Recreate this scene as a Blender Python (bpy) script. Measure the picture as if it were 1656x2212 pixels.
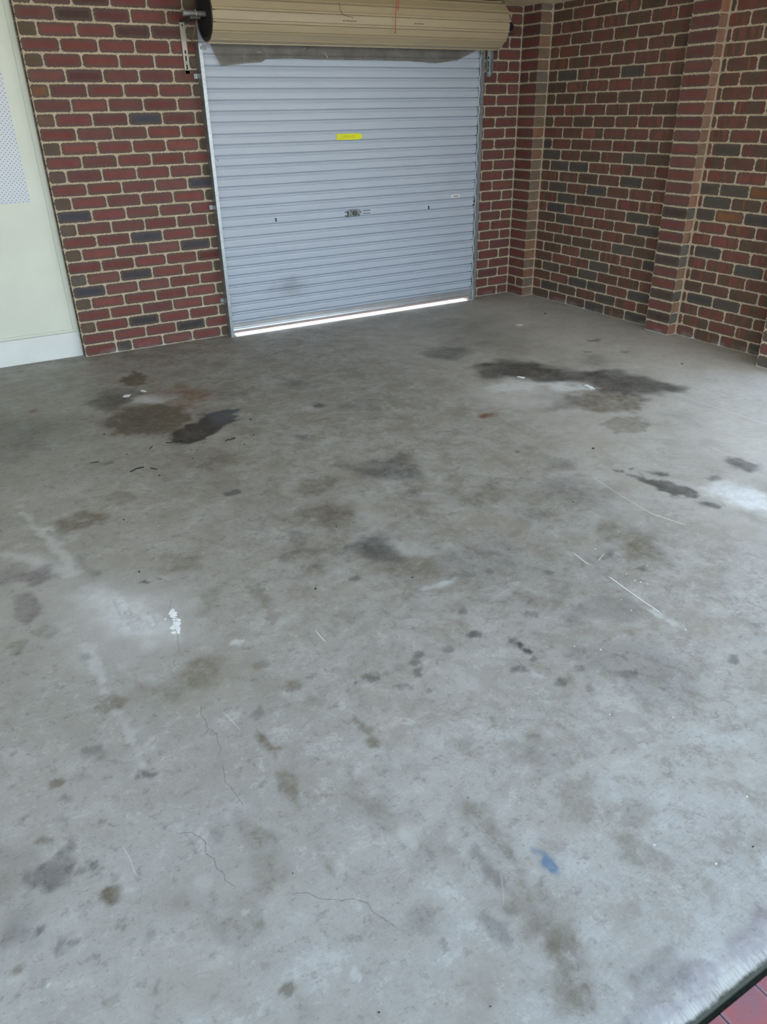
import bpy, math, random
import numpy as np
from mathutils import Matrix, Vector

for _o in list(bpy.data.objects): bpy.data.objects.remove(_o)
SC = bpy.context.scene
COL = SC.collection

# ------------------------------------------------------------------ camera
cam = bpy.data.cameras.new('camera')
cam.sensor_fit = 'VERTICAL'; cam.sensor_height = 36.0
cam.lens = 1610.08 * 36.0 / 2212.0
cam.clip_start = 0.05; cam.clip_end = 300
cam_o = bpy.data.objects.new('camera', cam); COL.objects.link(cam_o)
RX = Vector((0.86311538, -0.50474825, -0.01615686))
RY = Vector((-0.25146635, -0.40182037, -0.88051409))
RZ = Vector((0.43794579, 0.76404816, -0.47374454))
cam_o.matrix_world = Matrix(((RX.x, -RY.x, -RZ.x, -0.82818), (RX.y, -RY.y, -RZ.y, -5.94558),
                             (RX.z, -RY.z, -RZ.z, 1.61196), (0, 0, 0, 1)))
SC.camera = cam_o

# ------------------------------------------------------------------ sky, sun, exposure
SC.view_settings.view_transform = 'Standard'; SC.view_settings.look = 'None'
SC.view_settings.gamma = 1.0; SC.view_settings.use_curve_mapping = False
SC.view_settings.exposure = 0.0
world = bpy.data.worlds.new('sky'); SC.world = world; world.use_nodes = True
wn = world.node_tree.nodes; wl = world.node_tree.links; wn.clear()
w_out = wn.new('ShaderNodeOutputWorld'); w_bg = wn.new('ShaderNodeBackground')
w_tc = wn.new('ShaderNodeTexCoord'); w_sp = wn.new('ShaderNodeSeparateXYZ'); w_rp = wn.new('ShaderNodeValToRGB')
wl.new(w_tc.outputs['Generated'], w_sp.inputs[0]); wl.new(w_sp.outputs['Z'], w_rp.inputs[0])
w_rp.color_ramp.elements[0].position = 0.0; w_rp.color_ramp.elements[0].color = (0.78, 0.90, 1.0, 1)
w_rp.color_ramp.elements[1].position = 0.9; w_rp.color_ramp.elements[1].color = (0.24, 0.36, 0.52, 1)
wl.new(w_rp.outputs[0], w_bg.inputs['Color']); w_bg.inputs['Strength'].default_value = 4.3
wl.new(w_bg.outputs[0], w_out.inputs[0])
sun = bpy.data.lights.new('sun', 'SUN'); sun.energy = 22.0; sun.angle = math.radians(0.6); sun.color = (1.0, 0.93, 0.82)
sun_o = bpy.data.objects.new('sun', sun); COL.objects.link(sun_o); sun_o.location = (2, 8, 9)
sun_o.rotation_euler = Vector((-0.12, -0.74, -0.66)).to_track_quat('-Z', 'Y').to_euler()

# ------------------------------------------------------------------ helpers
random.seed(7); RNG = np.random.default_rng(5)

def tag(o, label=None, cat=None, group=None, kind=None):
    if label: o['label'] = label
    if cat: o['category'] = cat
    if group: o['group'] = group
    if kind: o['kind'] = kind
    return o

def empty(name, loc, label, cat, group=None):
    o = bpy.data.objects.new(name, None); COL.objects.link(o); o.location = loc
    o.empty_display_size = 0.1
    return tag(o, label, cat, group)

class MB:
    """collects shapes in world space, links them as one mesh object"""
    def __init__(self): self.v = []; self.f = []
    def add(self, vs, fs):
        b = len(self.v); self.v += [tuple(map(float, p)) for p in vs]; self.f += [tuple(i + b for i in q) for q in fs]; return self
    def box(self, x0, x1, y0, y1, z0, z1):
        return self.add([(x0,y0,z0),(x1,y0,z0),(x1,y1,z0),(x0,y1,z0),(x0,y0,z1),(x1,y0,z1),(x1,y1,z1),(x0,y1,z1)],
                        [(0,3,2,1),(4,5,6,7),(0,1,5,4),(1,2,6,5),(2,3,7,6),(3,0,4,7)])
    def prism(self, poly, axis, a, b):
        """extrude a polygon given in the two other axes along axis from a to b"""
        n = len(poly)
        def P(p, t):
            if axis == 0: return (t, p[0], p[1])
            if axis == 1: return (p[0], t, p[1])
            return (p[0], p[1], t)
        return self.add([P(p, a) for p in poly] + [P(p, b) for p in poly],
                        [tuple(range(n)), tuple(range(2*n-1, n-1, -1))] + [(i, n+i, n+(i+1) % n, (i+1) % n) for i in range(n)])
    def bar(self, p, q, w, h, up=(0, 0, 1)):
        p = Vector(p); q = Vector(q); d = (q-p).normalized(); s = d.cross(Vector(up)).normalized(); u = s.cross(d)
        vs = []
        for c in (p, q):
            for a, b in ((-1,-1),(1,-1),(1,1),(-1,1)): vs.append(c + s*a*w/2 + u*b*h/2)
        return self.add(vs, [(0,3,2,1),(4,5,6,7),(0,1,5,4),(1,2,6,5),(2,3,7,6),(3,0,4,7)])
    def tube(self, pts, r, n=10, caps=True):
        pts = [Vector(p) for p in pts]; m = len(pts); vs = []; fs = []
        rr = r if isinstance(r, (list, tuple)) else [r]*m
        for i, p in enumerate(pts):
            d = (pts[min(i+1, m-1)] - pts[max(i-1, 0)]).normalized()
            a = Vector((0, 0, 1)) if abs(d.z) < 0.9 else Vector((1, 0, 0))
            s = d.cross(a).normalized(); u = s.cross(d)
            for k in range(n):
                t = 2*math.pi*k/n; vs.append(p + (s*math.cos(t) + u*math.sin(t))*rr[i])
        for i in range(m-1):
            for k in range(n): fs.append((i*n+k, i*n+(k+1) % n, (i+1)*n+(k+1) % n, (i+1)*n+k))
        if caps: fs += [tuple(range(n-1, -1, -1)), tuple(range((m-1)*n, m*n))]
        return self.add(vs, fs)
    def ring(self, x0, x1, yc, zc, ro, ri, n=32):
        vs = []; fs = []
        for k in range(n):
            c, s = math.cos(2*math.pi*k/n), math.sin(2*math.pi*k/n)
            vs += [(x0, yc+ro*c, zc+ro*s), (x1, yc+ro*c, zc+ro*s), (x1, yc+ri*c, zc+ri*s), (x0, yc+ri*c, zc+ri*s)]
        for k in range(n):
            a, b = 4*k, 4*((k+1) % n)
            for i in range(4): fs.append((a+i, b+i, b+(i+1) % 4, a+(i+1) % 4))
        return self.add(vs, fs)
    def build(self, name, mat, parent=None, smooth=False, bevel=0):
        me = bpy.data.meshes.new(name); me.from_pydata(self.v, [], self.f); me.materials.append(mat)
        import bmesh
        bm = bmesh.new(); bm.from_mesh(me); bmesh.ops.recalc_face_normals(bm, faces=bm.faces); bm.to_mesh(me); bm.free()
        if smooth:
            for p in me.polygons: p.use_smooth = True
        o = bpy.data.objects.new(name, me); COL.objects.link(o)
        if parent:
            o.parent = parent
            w = Vector((0, 0, 0)); q = parent
            while q: w += q.location; q = q.parent
            me.transform(Matrix.Translation(-w))
        if bevel:
            b = o.modifiers.new('bevel', 'BEVEL'); b.width = bevel; b.segments = 2; b.limit_method = 'ANGLE'; b.angle_limit = 0.7
        return o

def origin_to(o, p):
    """moves a mesh object's origin to p, geometry stays"""
    o.data.transform(Matrix.Translation(-Vector(p))); o.location = p; return o

class NT:
    """small node-tree helper"""
    def __init__(self, name):
        self.m = bpy.data.materials.new(name); self.m.use_nodes = True
        self.n = self.m.node_tree.nodes; self.l = self.m.node_tree.links
        self.b = self.n['Principled BSDF']; self.out = self.n['Material Output']
    def put(self, sock, v):
        if v is None: return
        if hasattr(v, 'is_output') or hasattr(v, 'links'): self.l.new(v, sock)
        elif isinstance(v, (tuple, list)) and len(v) == 3 and sock.type == 'RGBA': sock.default_value = (*v, 1)
        else: sock.default_value = v
    def math(self, op, a, b=None, c=None, clamp=False):
        n = self.n.new('ShaderNodeMath'); n.operation = op; n.use_clamp = clamp
        for i, v in enumerate((a, b, c)): self.put(n.inputs[i], v)
        return n.outputs[0]
    def mix(self, f, a, b, mode='MIX'):
        n = self.n.new('ShaderNodeMix'); n.data_type = 'RGBA'; n.blend_type = mode
        self.put(n.inputs[0], f); self.put(n.inputs[6], a); self.put(n.inputs[7], b)
        return n.outputs[2]
    def noise(self, vec, scale, detail=3, rough=0.55, dist=0.0, dim='3D'):
        n = self.n.new('ShaderNodeTexNoise'); n.noise_dimensions = dim
        if vec is not None: self.l.new(vec, n.inputs['Vector'])
        n.inputs['Scale'].default_value = scale; n.inputs['Detail'].default_value = detail
        n.inputs['Roughness'].default_value = rough; n.inputs['Distortion'].default_value = dist
        return n.outputs['Fac']
    def smooth(self, v, a, b, lo=0.0, hi=1.0):
        n = self.n.new('ShaderNodeMapRange'); n.interpolation_type = 'SMOOTHSTEP'
        self.put(n.inputs['Value'], v); self.put(n.inputs['From Min'], a); self.put(n.inputs['From Max'], b)
        n.inputs['To Min'].default_value = lo; n.inputs['To Max'].default_value = hi
        return n.outputs[0]
    def mapping(self, vec, scale=(1, 1, 1), rot=(0, 0, 0), loc=(0, 0, 0)):
        n = self.n.new('ShaderNodeMapping'); self.l.new(vec, n.inputs[0])
        n.inputs['Location'].default_value = loc; n.inputs['Rotation'].default_value = rot; n.inputs['Scale'].default_value = scale
        return n.outputs[0]
    def obj(self): return self.n.new('ShaderNodeTexCoord').outputs['Object']
    def attr(self, name):
        n = self.n.new('ShaderNodeAttribute'); n.attribute_name = name; return n
    def sepc(self, c):
        n = self.n.new('ShaderNodeSeparateColor'); self.l.new(c, n.inputs[0]); return n.outputs
    def sep(self, v):
        n = self.n.new('ShaderNodeSeparateXYZ'); self.l.new(v, n.inputs[0]); return n.outputs
    def bump(self, h, strength=0.3, dist=0.01):
        n = self.n.new('ShaderNodeBump'); n.inputs['Strength'].default_value = strength; n.inputs['Distance'].default_value = dist
        self.l.new(h, n.inputs['Height']); self.l.new(n.outputs[0], self.b.inputs['Normal'])
    def done(self, color=None, rough=None, metal=None, spec=None):
        self.put(self.b.inputs['Base Color'], color); self.put(self.b.inputs['Roughness'], rough)
        self.put(self.b.inputs['Metallic'], metal); self.put(self.b.inputs['Specular IOR Level'], spec)
        return self.m

def paint(name, c, var=0.08, rough=0.5, metal=0.0, scale=6, spec=0.5, bump=0.0):
    """plain painted, plastic or metal surface with slight mottling"""
    t = NT(name); o = t.obj(); f = t.noise(o, scale, 4)
    lo = tuple(x*(1-var) for x in c); hi = tuple(min(1, x*(1+var)) for x in c)
    col = t.mix(t.smooth(f, 0.3, 0.7), lo, hi)
    if bump: t.bump(t.noise(o, scale*8, 3), bump, 0.002)
    return t.done(col, rough, metal, spec)

# ------------------------------------------------------------------ materials
def mat_mortar():
    t = NT('mortar'); o = t.obj()
    f = t.noise(o, 9, 5, 0.6); g = t.noise(o, 120, 3)
    col = t.mix(t.smooth(f, 0.35, 0.7), (0.62, 0.525, 0.385), (0.53, 0.445, 0.315))
    col = t.mix(t.smooth(g, 0.45, 0.75), col, (0.36, 0.31, 0.24))
    z = t.sep(o)[2]
    eff = t.math('MULTIPLY', t.smooth(z, 0.10, 0.0), t.smooth(t.noise(o, 6, 3), 0.42, 0.62))
    col = t.mix(eff, col, (0.66, 0.66, 0.64))
    t.bump(t.noise(o, 60, 5, 0.65), 0.7, 0.006)
    return t.done(col, 0.92, 0, 0.2)

def mat_brick():
    t = NT('brick'); o = t.obj()
    uv = t.n.new('ShaderNodeUVMap'); uv.uv_map = 'UVMap'
    a = t.attr('bcol'); dm = t.attr('bdim'); d = t.sep(dm.outputs['Vector'])
    su = t.sep(uv.outputs[0]); u, v = su[0], su[1]
    L, H, rnd = d[0], d[1], d[2]
    um = t.math('MULTIPLY', t.math('MINIMUM', u, t.math('SUBTRACT', 1.0, u)), L)
    vm = t.math('MULTIPLY', t.math('MINIMUM', v, t.math('SUBTRACT', 1.0, v)), H)
    de = t.math('MINIMUM', um, vm)
    n1 = t.noise(o, 45, 4, 0.6); n2 = t.noise(o, 220, 3, 0.6); n0 = t.noise(o, 14, 3)
    den = t.math('ADD', de, t.math('MULTIPLY', t.math('SUBTRACT', n1, 0.5), 0.030))
    base = a.outputs['Color']
    # vertical firing bands, strength in alpha
    cx = t.n.new('ShaderNodeCombineXYZ')
    t.l.new(t.math('ADD', t.math('MULTIPLY', u, t.math('MULTIPLY', L, 1.0)), t.math('MULTIPLY', rnd, 37.0)), cx.inputs[0])
    t.l.new(t.math('MULTIPLY', v, 0.006), cx.inputs[1]); t.l.new(t.math('MULTIPLY', rnd, 9.0), cx.inputs[2])
    bands = t.noise(cx.outputs[0], 21, 1.0, 0.4)
    bf = t.math('MULTIPLY', t.smooth(bands, 0.47, 0.56), a.outputs['Alpha'])
    col = t.mix(bf, base, (0.118, 0.083, 0.056))
    bands2 = t.noise(t.mapping(cx.outputs[0], loc=(5.3, 0, 2)), 26, 1.0, 0.4)
    col = t.mix(t.math('MULTIPLY', t.smooth(bands2, 0.66, 0.70), a.outputs['Alpha']), col, (0.26, 0.11, 0.055))
    col = t.mix(t.math('MULTIPLY', t.smooth(t.noise(t.mapping(o, (1, 1, 0.06)), 230, 2), 0.5, 0.75), t.math('MULTIPLY', a.outputs['Alpha'], 0.35)), col, (0.05, 0.03, 0.025))
    # grey fired margin
    mf = t.math('MULTIPLY', t.math('MULTIPLY', t.smooth(den, 0.027, 0.007), t.smooth(rnd, -0.01, 0.01)), t.math('SUBTRACT', 0.78, t.math('MULTIPLY', a.outputs['Alpha'], 0.45)))
    col = t.mix(mf, col, (0.122, 0.095, 0.080))
    col = t.mix(t.smooth(n0, 0.35, 0.75, 0.0, 0.45), col, t.mix(1.0, col, (0.72, 0.66, 0.66), 'MULTIPLY'))
    col = t.mix(t.smooth(n2, 0.62, 0.8, 0.0, 0.35), col, (0.05, 0.03, 0.028))
    # mortar smear at the arris, rounder at the corners
    rr = t.math('ADD', 0.012, t.math('MULTIPLY', t.math('ABSOLUTE', rnd), 0.009))
    qx = t.math('MAXIMUM', t.math('SUBTRACT', rr, um), 0.0); qy = t.math('MAXIMUM', t.math('SUBTRACT', rr, vm), 0.0)
    dr = t.math('SUBTRACT', rr, t.math('SQRT', t.math('ADD', t.math('MULTIPLY', qx, qx), t.math('MULTIPLY', qy, qy))))
    dr = t.math('ADD', t.math('MINIMUM', de, dr), t.math('MULTIPLY', t.math('SUBTRACT', t.noise(o, 75, 3, 0.6), 0.5), 0.009))
    sm = t.math('MULTIPLY', t.smooth(dr, 0.0006, -0.0003), t.smooth(rnd, -0.01, 0.01))
    col = t.mix(sm, col, (0.54, 0.455, 0.315))
    z = t.sep(o)[2]
    eff = t.math('MULTIPLY', t.smooth(z, 0.06, 0.0), t.smooth(t.noise(o, 7, 4), 0.45, 0.7, 0.0, 0.45))
    col = t.mix(eff, col, (0.40, 0.37, 0.36))
    h = t.math('ADD', t.math('MULTIPLY', n1, 0.6), t.math('MULTIPLY', t.noise(t.mapping(o, (1, 1, 0.15)), 200, 3), 0.4))
    t.bump(h, 0.35, 0.004)
    return t.done(col, 0.78, 0, 0.3)

def mat_floor():
    t = NT('concrete_floor'); o = t.obj()
    A = t.attr('stain_a'); B = t.attr('stain_light_b'); K = t.attr('lines')
    a = t.sepc(A.outputs['Color']); av = A.outputs['Alpha']; b = t.sepc(B.outputs['Color'])
    k = t.sepc(K.outputs['Color']); kp = K.outputs['Alpha']
    nL = t.noise(o, 1.3, 4, 0.6, 0.3); nM = t.noise(o, 5.0, 9, 0.74, 0.35); nS = t.noise(o, 24, 8, 0.74, 0.2); nF = t.noise(o, 120, 5, 0.65)
    nX = t.noise(t.mapping(o, loc=(3, 9, 0)), 9, 9, 0.76, 0.3); nG = t.noise(o, 420, 2, 0.6)
    scr = t.noise(t.mapping(o, (1, 9, 1), (0, 0, 0.6)), 26, 5, 0.72, 0.6)
    scr2 = t.noise(t.mapping(o, (9, 1, 1), (0, 0, 0.35)), 30, 5, 0.72, 0.5)
    W = lambda r, g, b: (r*0.985, g*0.97, b*0.938)
    col = t.mix(t.smooth(nL, 0.35, 0.68), W(0.355, 0.358, 0.358), W(0.315, 0.315, 0.312))
    # grime gathered under the parked cars, the left bay is cleaner
    gx = t.smooth(t.math('ADD', t.sep(o)[0], t.math('MULTIPLY', t.math('SUBTRACT', nL, 0.5), 1.5)), -0.45, 0.45, 0.35, 1.0)
    g_ = lambda v: t.math('MULTIPLY', v, gx)
    col = t.mix(g_(t.smooth(nM, 0.48, 0.60, 0.0, 0.62)), col, W(0.250, 0.236, 0.210))
    col = t.mix(t.smooth(nM, 0.47, 0.36, 0.0, 0.62), col, W(0.41, 0.425, 0.44))
    col = t.mix(g_(t.smooth(nX, 0.50, 0.62, 0.0, 0.62)), col, W(0.222, 0.208, 0.188))
    col = t.mix(t.smooth(nX, 0.46, 0.35, 0.0, 0.6), col, W(0.45, 0.46, 0.468))
    col = t.mix(t.smooth(nS, 0.53, 0.68, 0.0, 0.75), col, W(0.195, 0.187, 0.175))
    col = t.mix(t.smooth(nS, 0.44, 0.30, 0.0, 0.55), col, W(0.46, 0.468, 0.47))
    col = t.mix(t.smooth(scr, 0.56, 0.70, 0.0, 0.55), col, W(0.19, 0.185, 0.18))
    col = t.mix(t.smooth(scr2, 0.58, 0.74, 0.0, 0.40), col, W(0.47, 0.47, 0.465))
    col = t.mix(t.smooth(nF, 0.58, 0.72, 0.0, 0.7), col, W(0.15, 0.145, 0.138))
    col = t.mix(t.smooth(nF, 0.40, 0.28, 0.0, 0.45), col, W(0.52, 0.52, 0.51))
    col = t.mix(t.smooth(nG, 0.66, 0.76, 0.0, 0.55), col, W(0.11, 0.105, 0.10))
    # tinted drifts
    col = t.mix(t.smooth(t.noise(t.mapping(o, loc=(7, 3, 0)), 2.4, 4, 0.6), 0.52, 0.70, 0.0, 0.45), col, (0.285, 0.262, 0.222))
    rag = t.math('ADD', t.math('MULTIPLY', t.math('SUBTRACT', nS, 0.5), 2.2), t.math('MULTIPLY', t.math('SUBTRACT', nX, 0.5), 1.6))
    def m(v, gain=1.0):  # roughens a stain mask without moving it
        return t.math('MULTIPLY', v, t.math('ADD', 1.0, t.math('MULTIPLY', rag, gain)), clamp=True)
    col = t.mix(m(b[2], 1.0), col, (0.60, 0.60, 0.585))        # paler tone painted in to brighten the dim right side
    col = t.mix(m(b[1]), col, (0.68, 0.72, 0.76))
    col = t.mix(m(a[1]), col, (0.135, 0.118, 0.088))
    col = t.mix(m(a[2]), col, (0.185, 0.105, 0.058))
    col = t.mix(m(av), col, (0.175, 0.150, 0.165))
    dk = m(a[0], 0.45)
    col = t.mix(dk, col, (0.042, 0.042, 0.043))
    col = t.mix(m(b[0], 1.2), col, (0.11, 0.175, 0.26))
    # scratches and cracks: signed distance fields
    dp = t.math('ABSOLUTE', t.math('MULTIPLY', t.math('SUBTRACT', k[0], 0.5), 0.06))
    col = t.mix(t.math('MULTIPLY', t.smooth(dp, 0.0028, 0.0009), k[1]), col, (0.75, 0.75, 0.74))
    dc = t.math('ABSOLUTE', t.math('ADD', t.math('MULTIPLY', t.math('SUBTRACT', k[2], 0.5), 0.06), t.math('MULTIPLY', t.math('SUBTRACT', nS, 0.5), 0.012)))
    crk = t.math('MULTIPLY', t.smooth(dc, 0.0016, 0.0006), kp)
    col = t.mix(t.math('MULTIPLY', crk, 0.5), col, (0.09, 0.085, 0.08))
    # slab edge: worn pale arris and damp moss just above the joint
    y = t.sep(o)[1]
    ye = t.math('ADD', y, t.math('MULTIPLY', t.math('SUBTRACT', nS, 0.5), 0.022))
    col = t.mix(t.math('MULTIPLY', t.smooth(ye, -5.492, -5.512), t.smooth(t.noise(t.mapping(o, (9, 1, 1), (0, 0, -0.2)), 22, 4, 0.7), 0.35, 0.6, 0.05, 0.6)), col, (0.47, 0.475, 0.44))
    col = t.mix(t.smooth(ye, -5.516, -5.526), col, (0.03, 0.035, 0.022))
    r = t.math('ADD', t.smooth(nM, 0.3, 0.7, 0.52, 0.68), t.math('MULTIPLY', dk, -0.16))
    h = t.math('ADD', t.math('ADD', t.math('MULTIPLY', nF, 0.5), t.math('MULTIPLY', nS, 0.6)), t.math('MULTIPLY', crk, -1.0))
    t.bump(h, 0.22, 0.004)
    return t.done(col, r, 0, 0.42)

def mat_paver():
    t = NT('red_paver'); o = t.obj()
    n = t.noise(o, 14, 4, 0.6); nf = t.noise(o, 220, 3); s = t.sep(o)
    col = t.mix(t.smooth(n, 0.35, 0.68), (0.31, 0.085, 0.090), (0.225, 0.10, 0.125))
    col = t.mix(t.smooth(nf, 0.55, 0.75, 0, 0.35), col, (0.14, 0.06, 0.06))
    fx = t.math('FRACT', t.math('DIVIDE', t.math('SUBTRACT', s[0], 0.172), 0.112))
    ex = t.math('MULTIPLY', t.math('MINIMUM', fx, t.math('SUBTRACT', 1.0, fx)), 0.112)
    col = t.mix(t.smooth(t.math('ADD', ex, t.math('MULTIPLY', t.math('SUBTRACT', n, 0.5), 0.012)), 0.012, 0.002, 0, 0.55), col, (0.20, 0.17, 0.20))
    t.bump(nf, 0.3, 0.002)
    return t.done(col, 0.6, 0, 0.4)

def mat_galv(name, c=(0.42, 0.46, 0.48), metal=0.75, rough=0.42):
    t = NT(name); o = t.obj(); v = t.n.new('ShaderNodeTexVoronoi'); t.l.new(o, v.inputs['Vector']); v.inputs['Scale'].default_value = 90
    cc = t.sepc(v.outputs['Color'])[0]
    col = t.mix(t.math('MULTIPLY', cc, 0.5), tuple(x*0.8 for x in c), tuple(min(1, x*1.3) for x in c))
    return t.done(col, rough, metal)

def mat_curtain():
    t = NT('door_back_coat'); o = t.obj()
    f = t.noise(t.mapping(o, (0.25, 1, 3)), 4, 4, 0.6); g = t.noise(t.mapping(o, (1, 1, 1)), 2.2, 4, 0.6)
    col = t.mix(t.smooth(f, 0.3, 0.7), (0.49, 0.55, 0.635), (0.46, 0.52, 0.605))
    # grey dirt scuffs low on the sheet
    p = t.mapping(o, (1/0.28, 1, 1/0.10), loc=(0.66/0.28, 0, -0.34/0.10))
    dn = t.n.new('ShaderNodeVectorMath'); dn.operation = 'LENGTH'; sx = t.sep(p); cmb = t.n.new('ShaderNodeCombineXYZ')
    t.l.new(sx[0], cmb.inputs[0]); t.l.new(sx[2], cmb.inputs[2]); t.l.new(cmb.outputs[0], dn.inputs[0])
    dd = t.math('ADD', dn.outputs['Value'], t.math('MULTIPLY', t.math('SUBTRACT', t.noise(o, 7, 4), 0.5), 1.4))
    col = t.mix(t.smooth(dd, 1.1, 0.0, 0, 0.42), col, (0.15, 0.155, 0.16))
    z = t.sep(o)[2]
    col = t.mix(t.smooth(g, 0.55, 0.75, 0, 0.10), col, (0.25, 0.24, 0.22))
    return t.done(col, 0.42, 0, 0.45)

def mat_roll():
    t = NT('door_cream_paint'); o = t.obj()
    f = t.noise(t.mapping(o, (0.3, 2, 2)), 4, 5, 0.6)
    col = t.mix(t.smooth(f, 0.3, 0.7), (0.43, 0.36, 0.235), (0.40, 0.33, 0.215))
    col = t.mix(t.smooth(t.noise(o, 30, 4, 0.7), 0.70, 0.78, 0, 0.4), col, (0.22, 0.18, 0.11))
    return t.done(col, 0.42, 0, 0.4)

def mat_perf():
    """white sheet with a staggered grid of small holes"""
    t = NT('perforated_white_board'); o = t.obj(); s = t.sep(o)
    P, Q = 0.0262, 0.0266
    def grid(ox, oz):
        fx = t.math('SUBTRACT', t.math('FRACT', t.math('ADD', t.math('DIVIDE', s[0], P), ox)), 0.5)
        fz = t.math('SUBTRACT', t.math('FRACT', t.math('ADD', t.math('DIVIDE', s[2], Q), oz)), 0.5)
        return t.math('SQRT', t.math('ADD', t.math('POWER', t.math('MULTIPLY', fx, P), 2.0), t.math('POWER', t.math('MULTIPLY', fz, Q), 2.0)))
    d = t.math('MINIMUM', grid(0.25, 0.25), grid(0.75, 0.75))
    h = t.smooth(d, 0.0033, 0.0022)
    col = t.mix(h, t.mix(t.noise(o, 5, 3), (0.74, 0.79, 0.86), (0.70, 0.75, 0.82)), (0.16, 0.17, 0.19))
    t.bump(t.math('SUBTRACT', 1.0, h), 0.6, 0.004)
    return t.done(col, 0.45, 0, 0.4)

def mat_film():
    t = NT('clear_plastic_film'); o = t.obj()
    tr = t.n.new('ShaderNodeBsdfTransparent'); tr.inputs[0].default_value = (0.80, 0.75, 0.68, 1)
    t.done((0.24, 0.205, 0.165), 0.07, 0, 1.0)
    h = t.noise(t.mapping(o, (1, 1, 1.6)), 20, 3, 0.6, 2.0); t.bump(h, 1.0, 0.035)
    # film glints painted as thin white crease lines
    rg = t.math('ABSOLUTE', t.math('SUBTRACT', t.noise(t.mapping(o, (1, 1, 0.8), (0, 0.7, 0)), 13, 2, 0.5, 0.8), 0.5))
    wl_ = t.math('MULTIPLY', t.smooth(rg, 0.014, 0.004), t.smooth(t.noise(t.mapping(o, loc=(4, 0, 1)), 9, 3, 0.6), 0.54, 0.64))
    t.put(t.b.inputs['Base Color'], t.mix(wl_, (0.24, 0.205, 0.165), (0.85, 0.84, 0.80)))
    mx = t.n.new('ShaderNodeMixShader')
    mf = t.math('ADD', t.smooth(t.noise(o, 6, 4, 0.6), 0.3, 0.7, 0.28, 0.50), t.math('MULTIPLY', wl_, 0.5), clamp=True)
    t.l.new(mf, mx.inputs[0]); t.l.new(tr.outputs[0], mx.inputs[1]); t.l.new(t.b.outputs[0], mx.inputs[2])
    t.l.new(mx.outputs[0], t.out.inputs[0])
    return t.m

M = dict(
    mortar=mat_mortar(), brick=mat_brick(), floor=mat_floor(), paver=mat_paver(),
    galv=mat_galv('galvanised_steel'), galv_dull=mat_galv('dull_galvanised_steel', (0.30, 0.31, 0.31), 0.6, 0.55),
    bracket=paint('painted_steel_bracket', (0.46, 0.43, 0.36), 0.15, 0.5, 0.3),
    brace=paint('sun_tinted_brace', (0.40, 0.29, 0.17), 0.2, 0.35, 0.6), soil=paint('mossy_joint', (0.022, 0.026, 0.016), 0.5, 0.95, 0, 40),  # brace colour holds the warm sunlight leaking in behind the roll
    dark_steel=paint('dark_oily_steel', (0.07, 0.065, 0.055), 0.3, 0.5, 0.6),
    curtain=mat_curtain(), roll=mat_roll(), perf=mat_perf(), film=mat_film(),
    alu=paint('aluminium_bottom_rail', (0.56, 0.58, 0.60), 0.08, 0.30, 0.55, 5),
    rubber=paint('pinkish_weather_strip', (0.40, 0.33, 0.32), 0.1, 0.7),
    nylon=paint('white_edge_strip', (0.62, 0.64, 0.66), 0.06, 0.5),
    black=paint('matt_black', (0.012, 0.012, 0.012), 0.2, 0.8),
    hole=paint('black_slot', (0.02, 0.022, 0.025), 0.1, 0.9),
    cream=paint('cream_wall_sheet', (0.76, 0.80, 0.70), 0.03, 0.5, 0, 3),
    kick=paint('pale_skirting_paint', (0.82, 0.85, 0.83), 0.04, 0.45, 0, 4),
    ceil=paint('cream_ceiling_paint', (0.88, 0.77, 0.54), 0.04, 0.7, 0, 2),
    render=paint('pale_rendered_wall', (0.68, 0.68, 0.64), 0.06, 0.8, 0, 3),
    driveway=paint('driveway_concrete', (0.52, 0.49, 0.44), 0.08, 0.9, 0, 2),
    yellow=paint('fluoro_yellow_sticker', (0.78, 0.80, 0.0), 0.03, 0.5),
    print_=paint('sticker_print', (0.42, 0.42, 0.0), 0.05, 0.6),
    white=paint('white_paper_label', (0.75, 0.77, 0.80), 0.03, 0.5),
    grey_print=paint('grey_print', (0.16, 0.18, 0.20), 0.1, 0.6),
    lock=paint('cast_lock_metal', (0.24, 0.25, 0.25), 0.25, 0.45, 0.5, 60),
    lock_dark=paint('dark_lock_barrel', (0.07, 0.085, 0.09), 0.2, 0.4, 0.5),
    red=paint('red_cord', (0.62, 0.03, 0.02), 0.1, 0.6),
    thread=paint('brown_thread', (0.06, 0.045, 0.02), 0.1, 0.8),
    bluecap=paint('dark_blue_plastic', (0.02, 0.03, 0.05), 0.3, 0.35),
    leaf=paint('dry_dark_leaf', (0.045, 0.034, 0.026), 0.4, 0.8, 0, 80),
    twig=paint('dark_twig', (0.018, 0.016, 0.016), 0.3, 0.8, 0, 80),
    flake=paint('white_paint_flake', (0.80, 0.83, 0.88), 0.03, 0.6, 0, 30),
)

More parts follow.
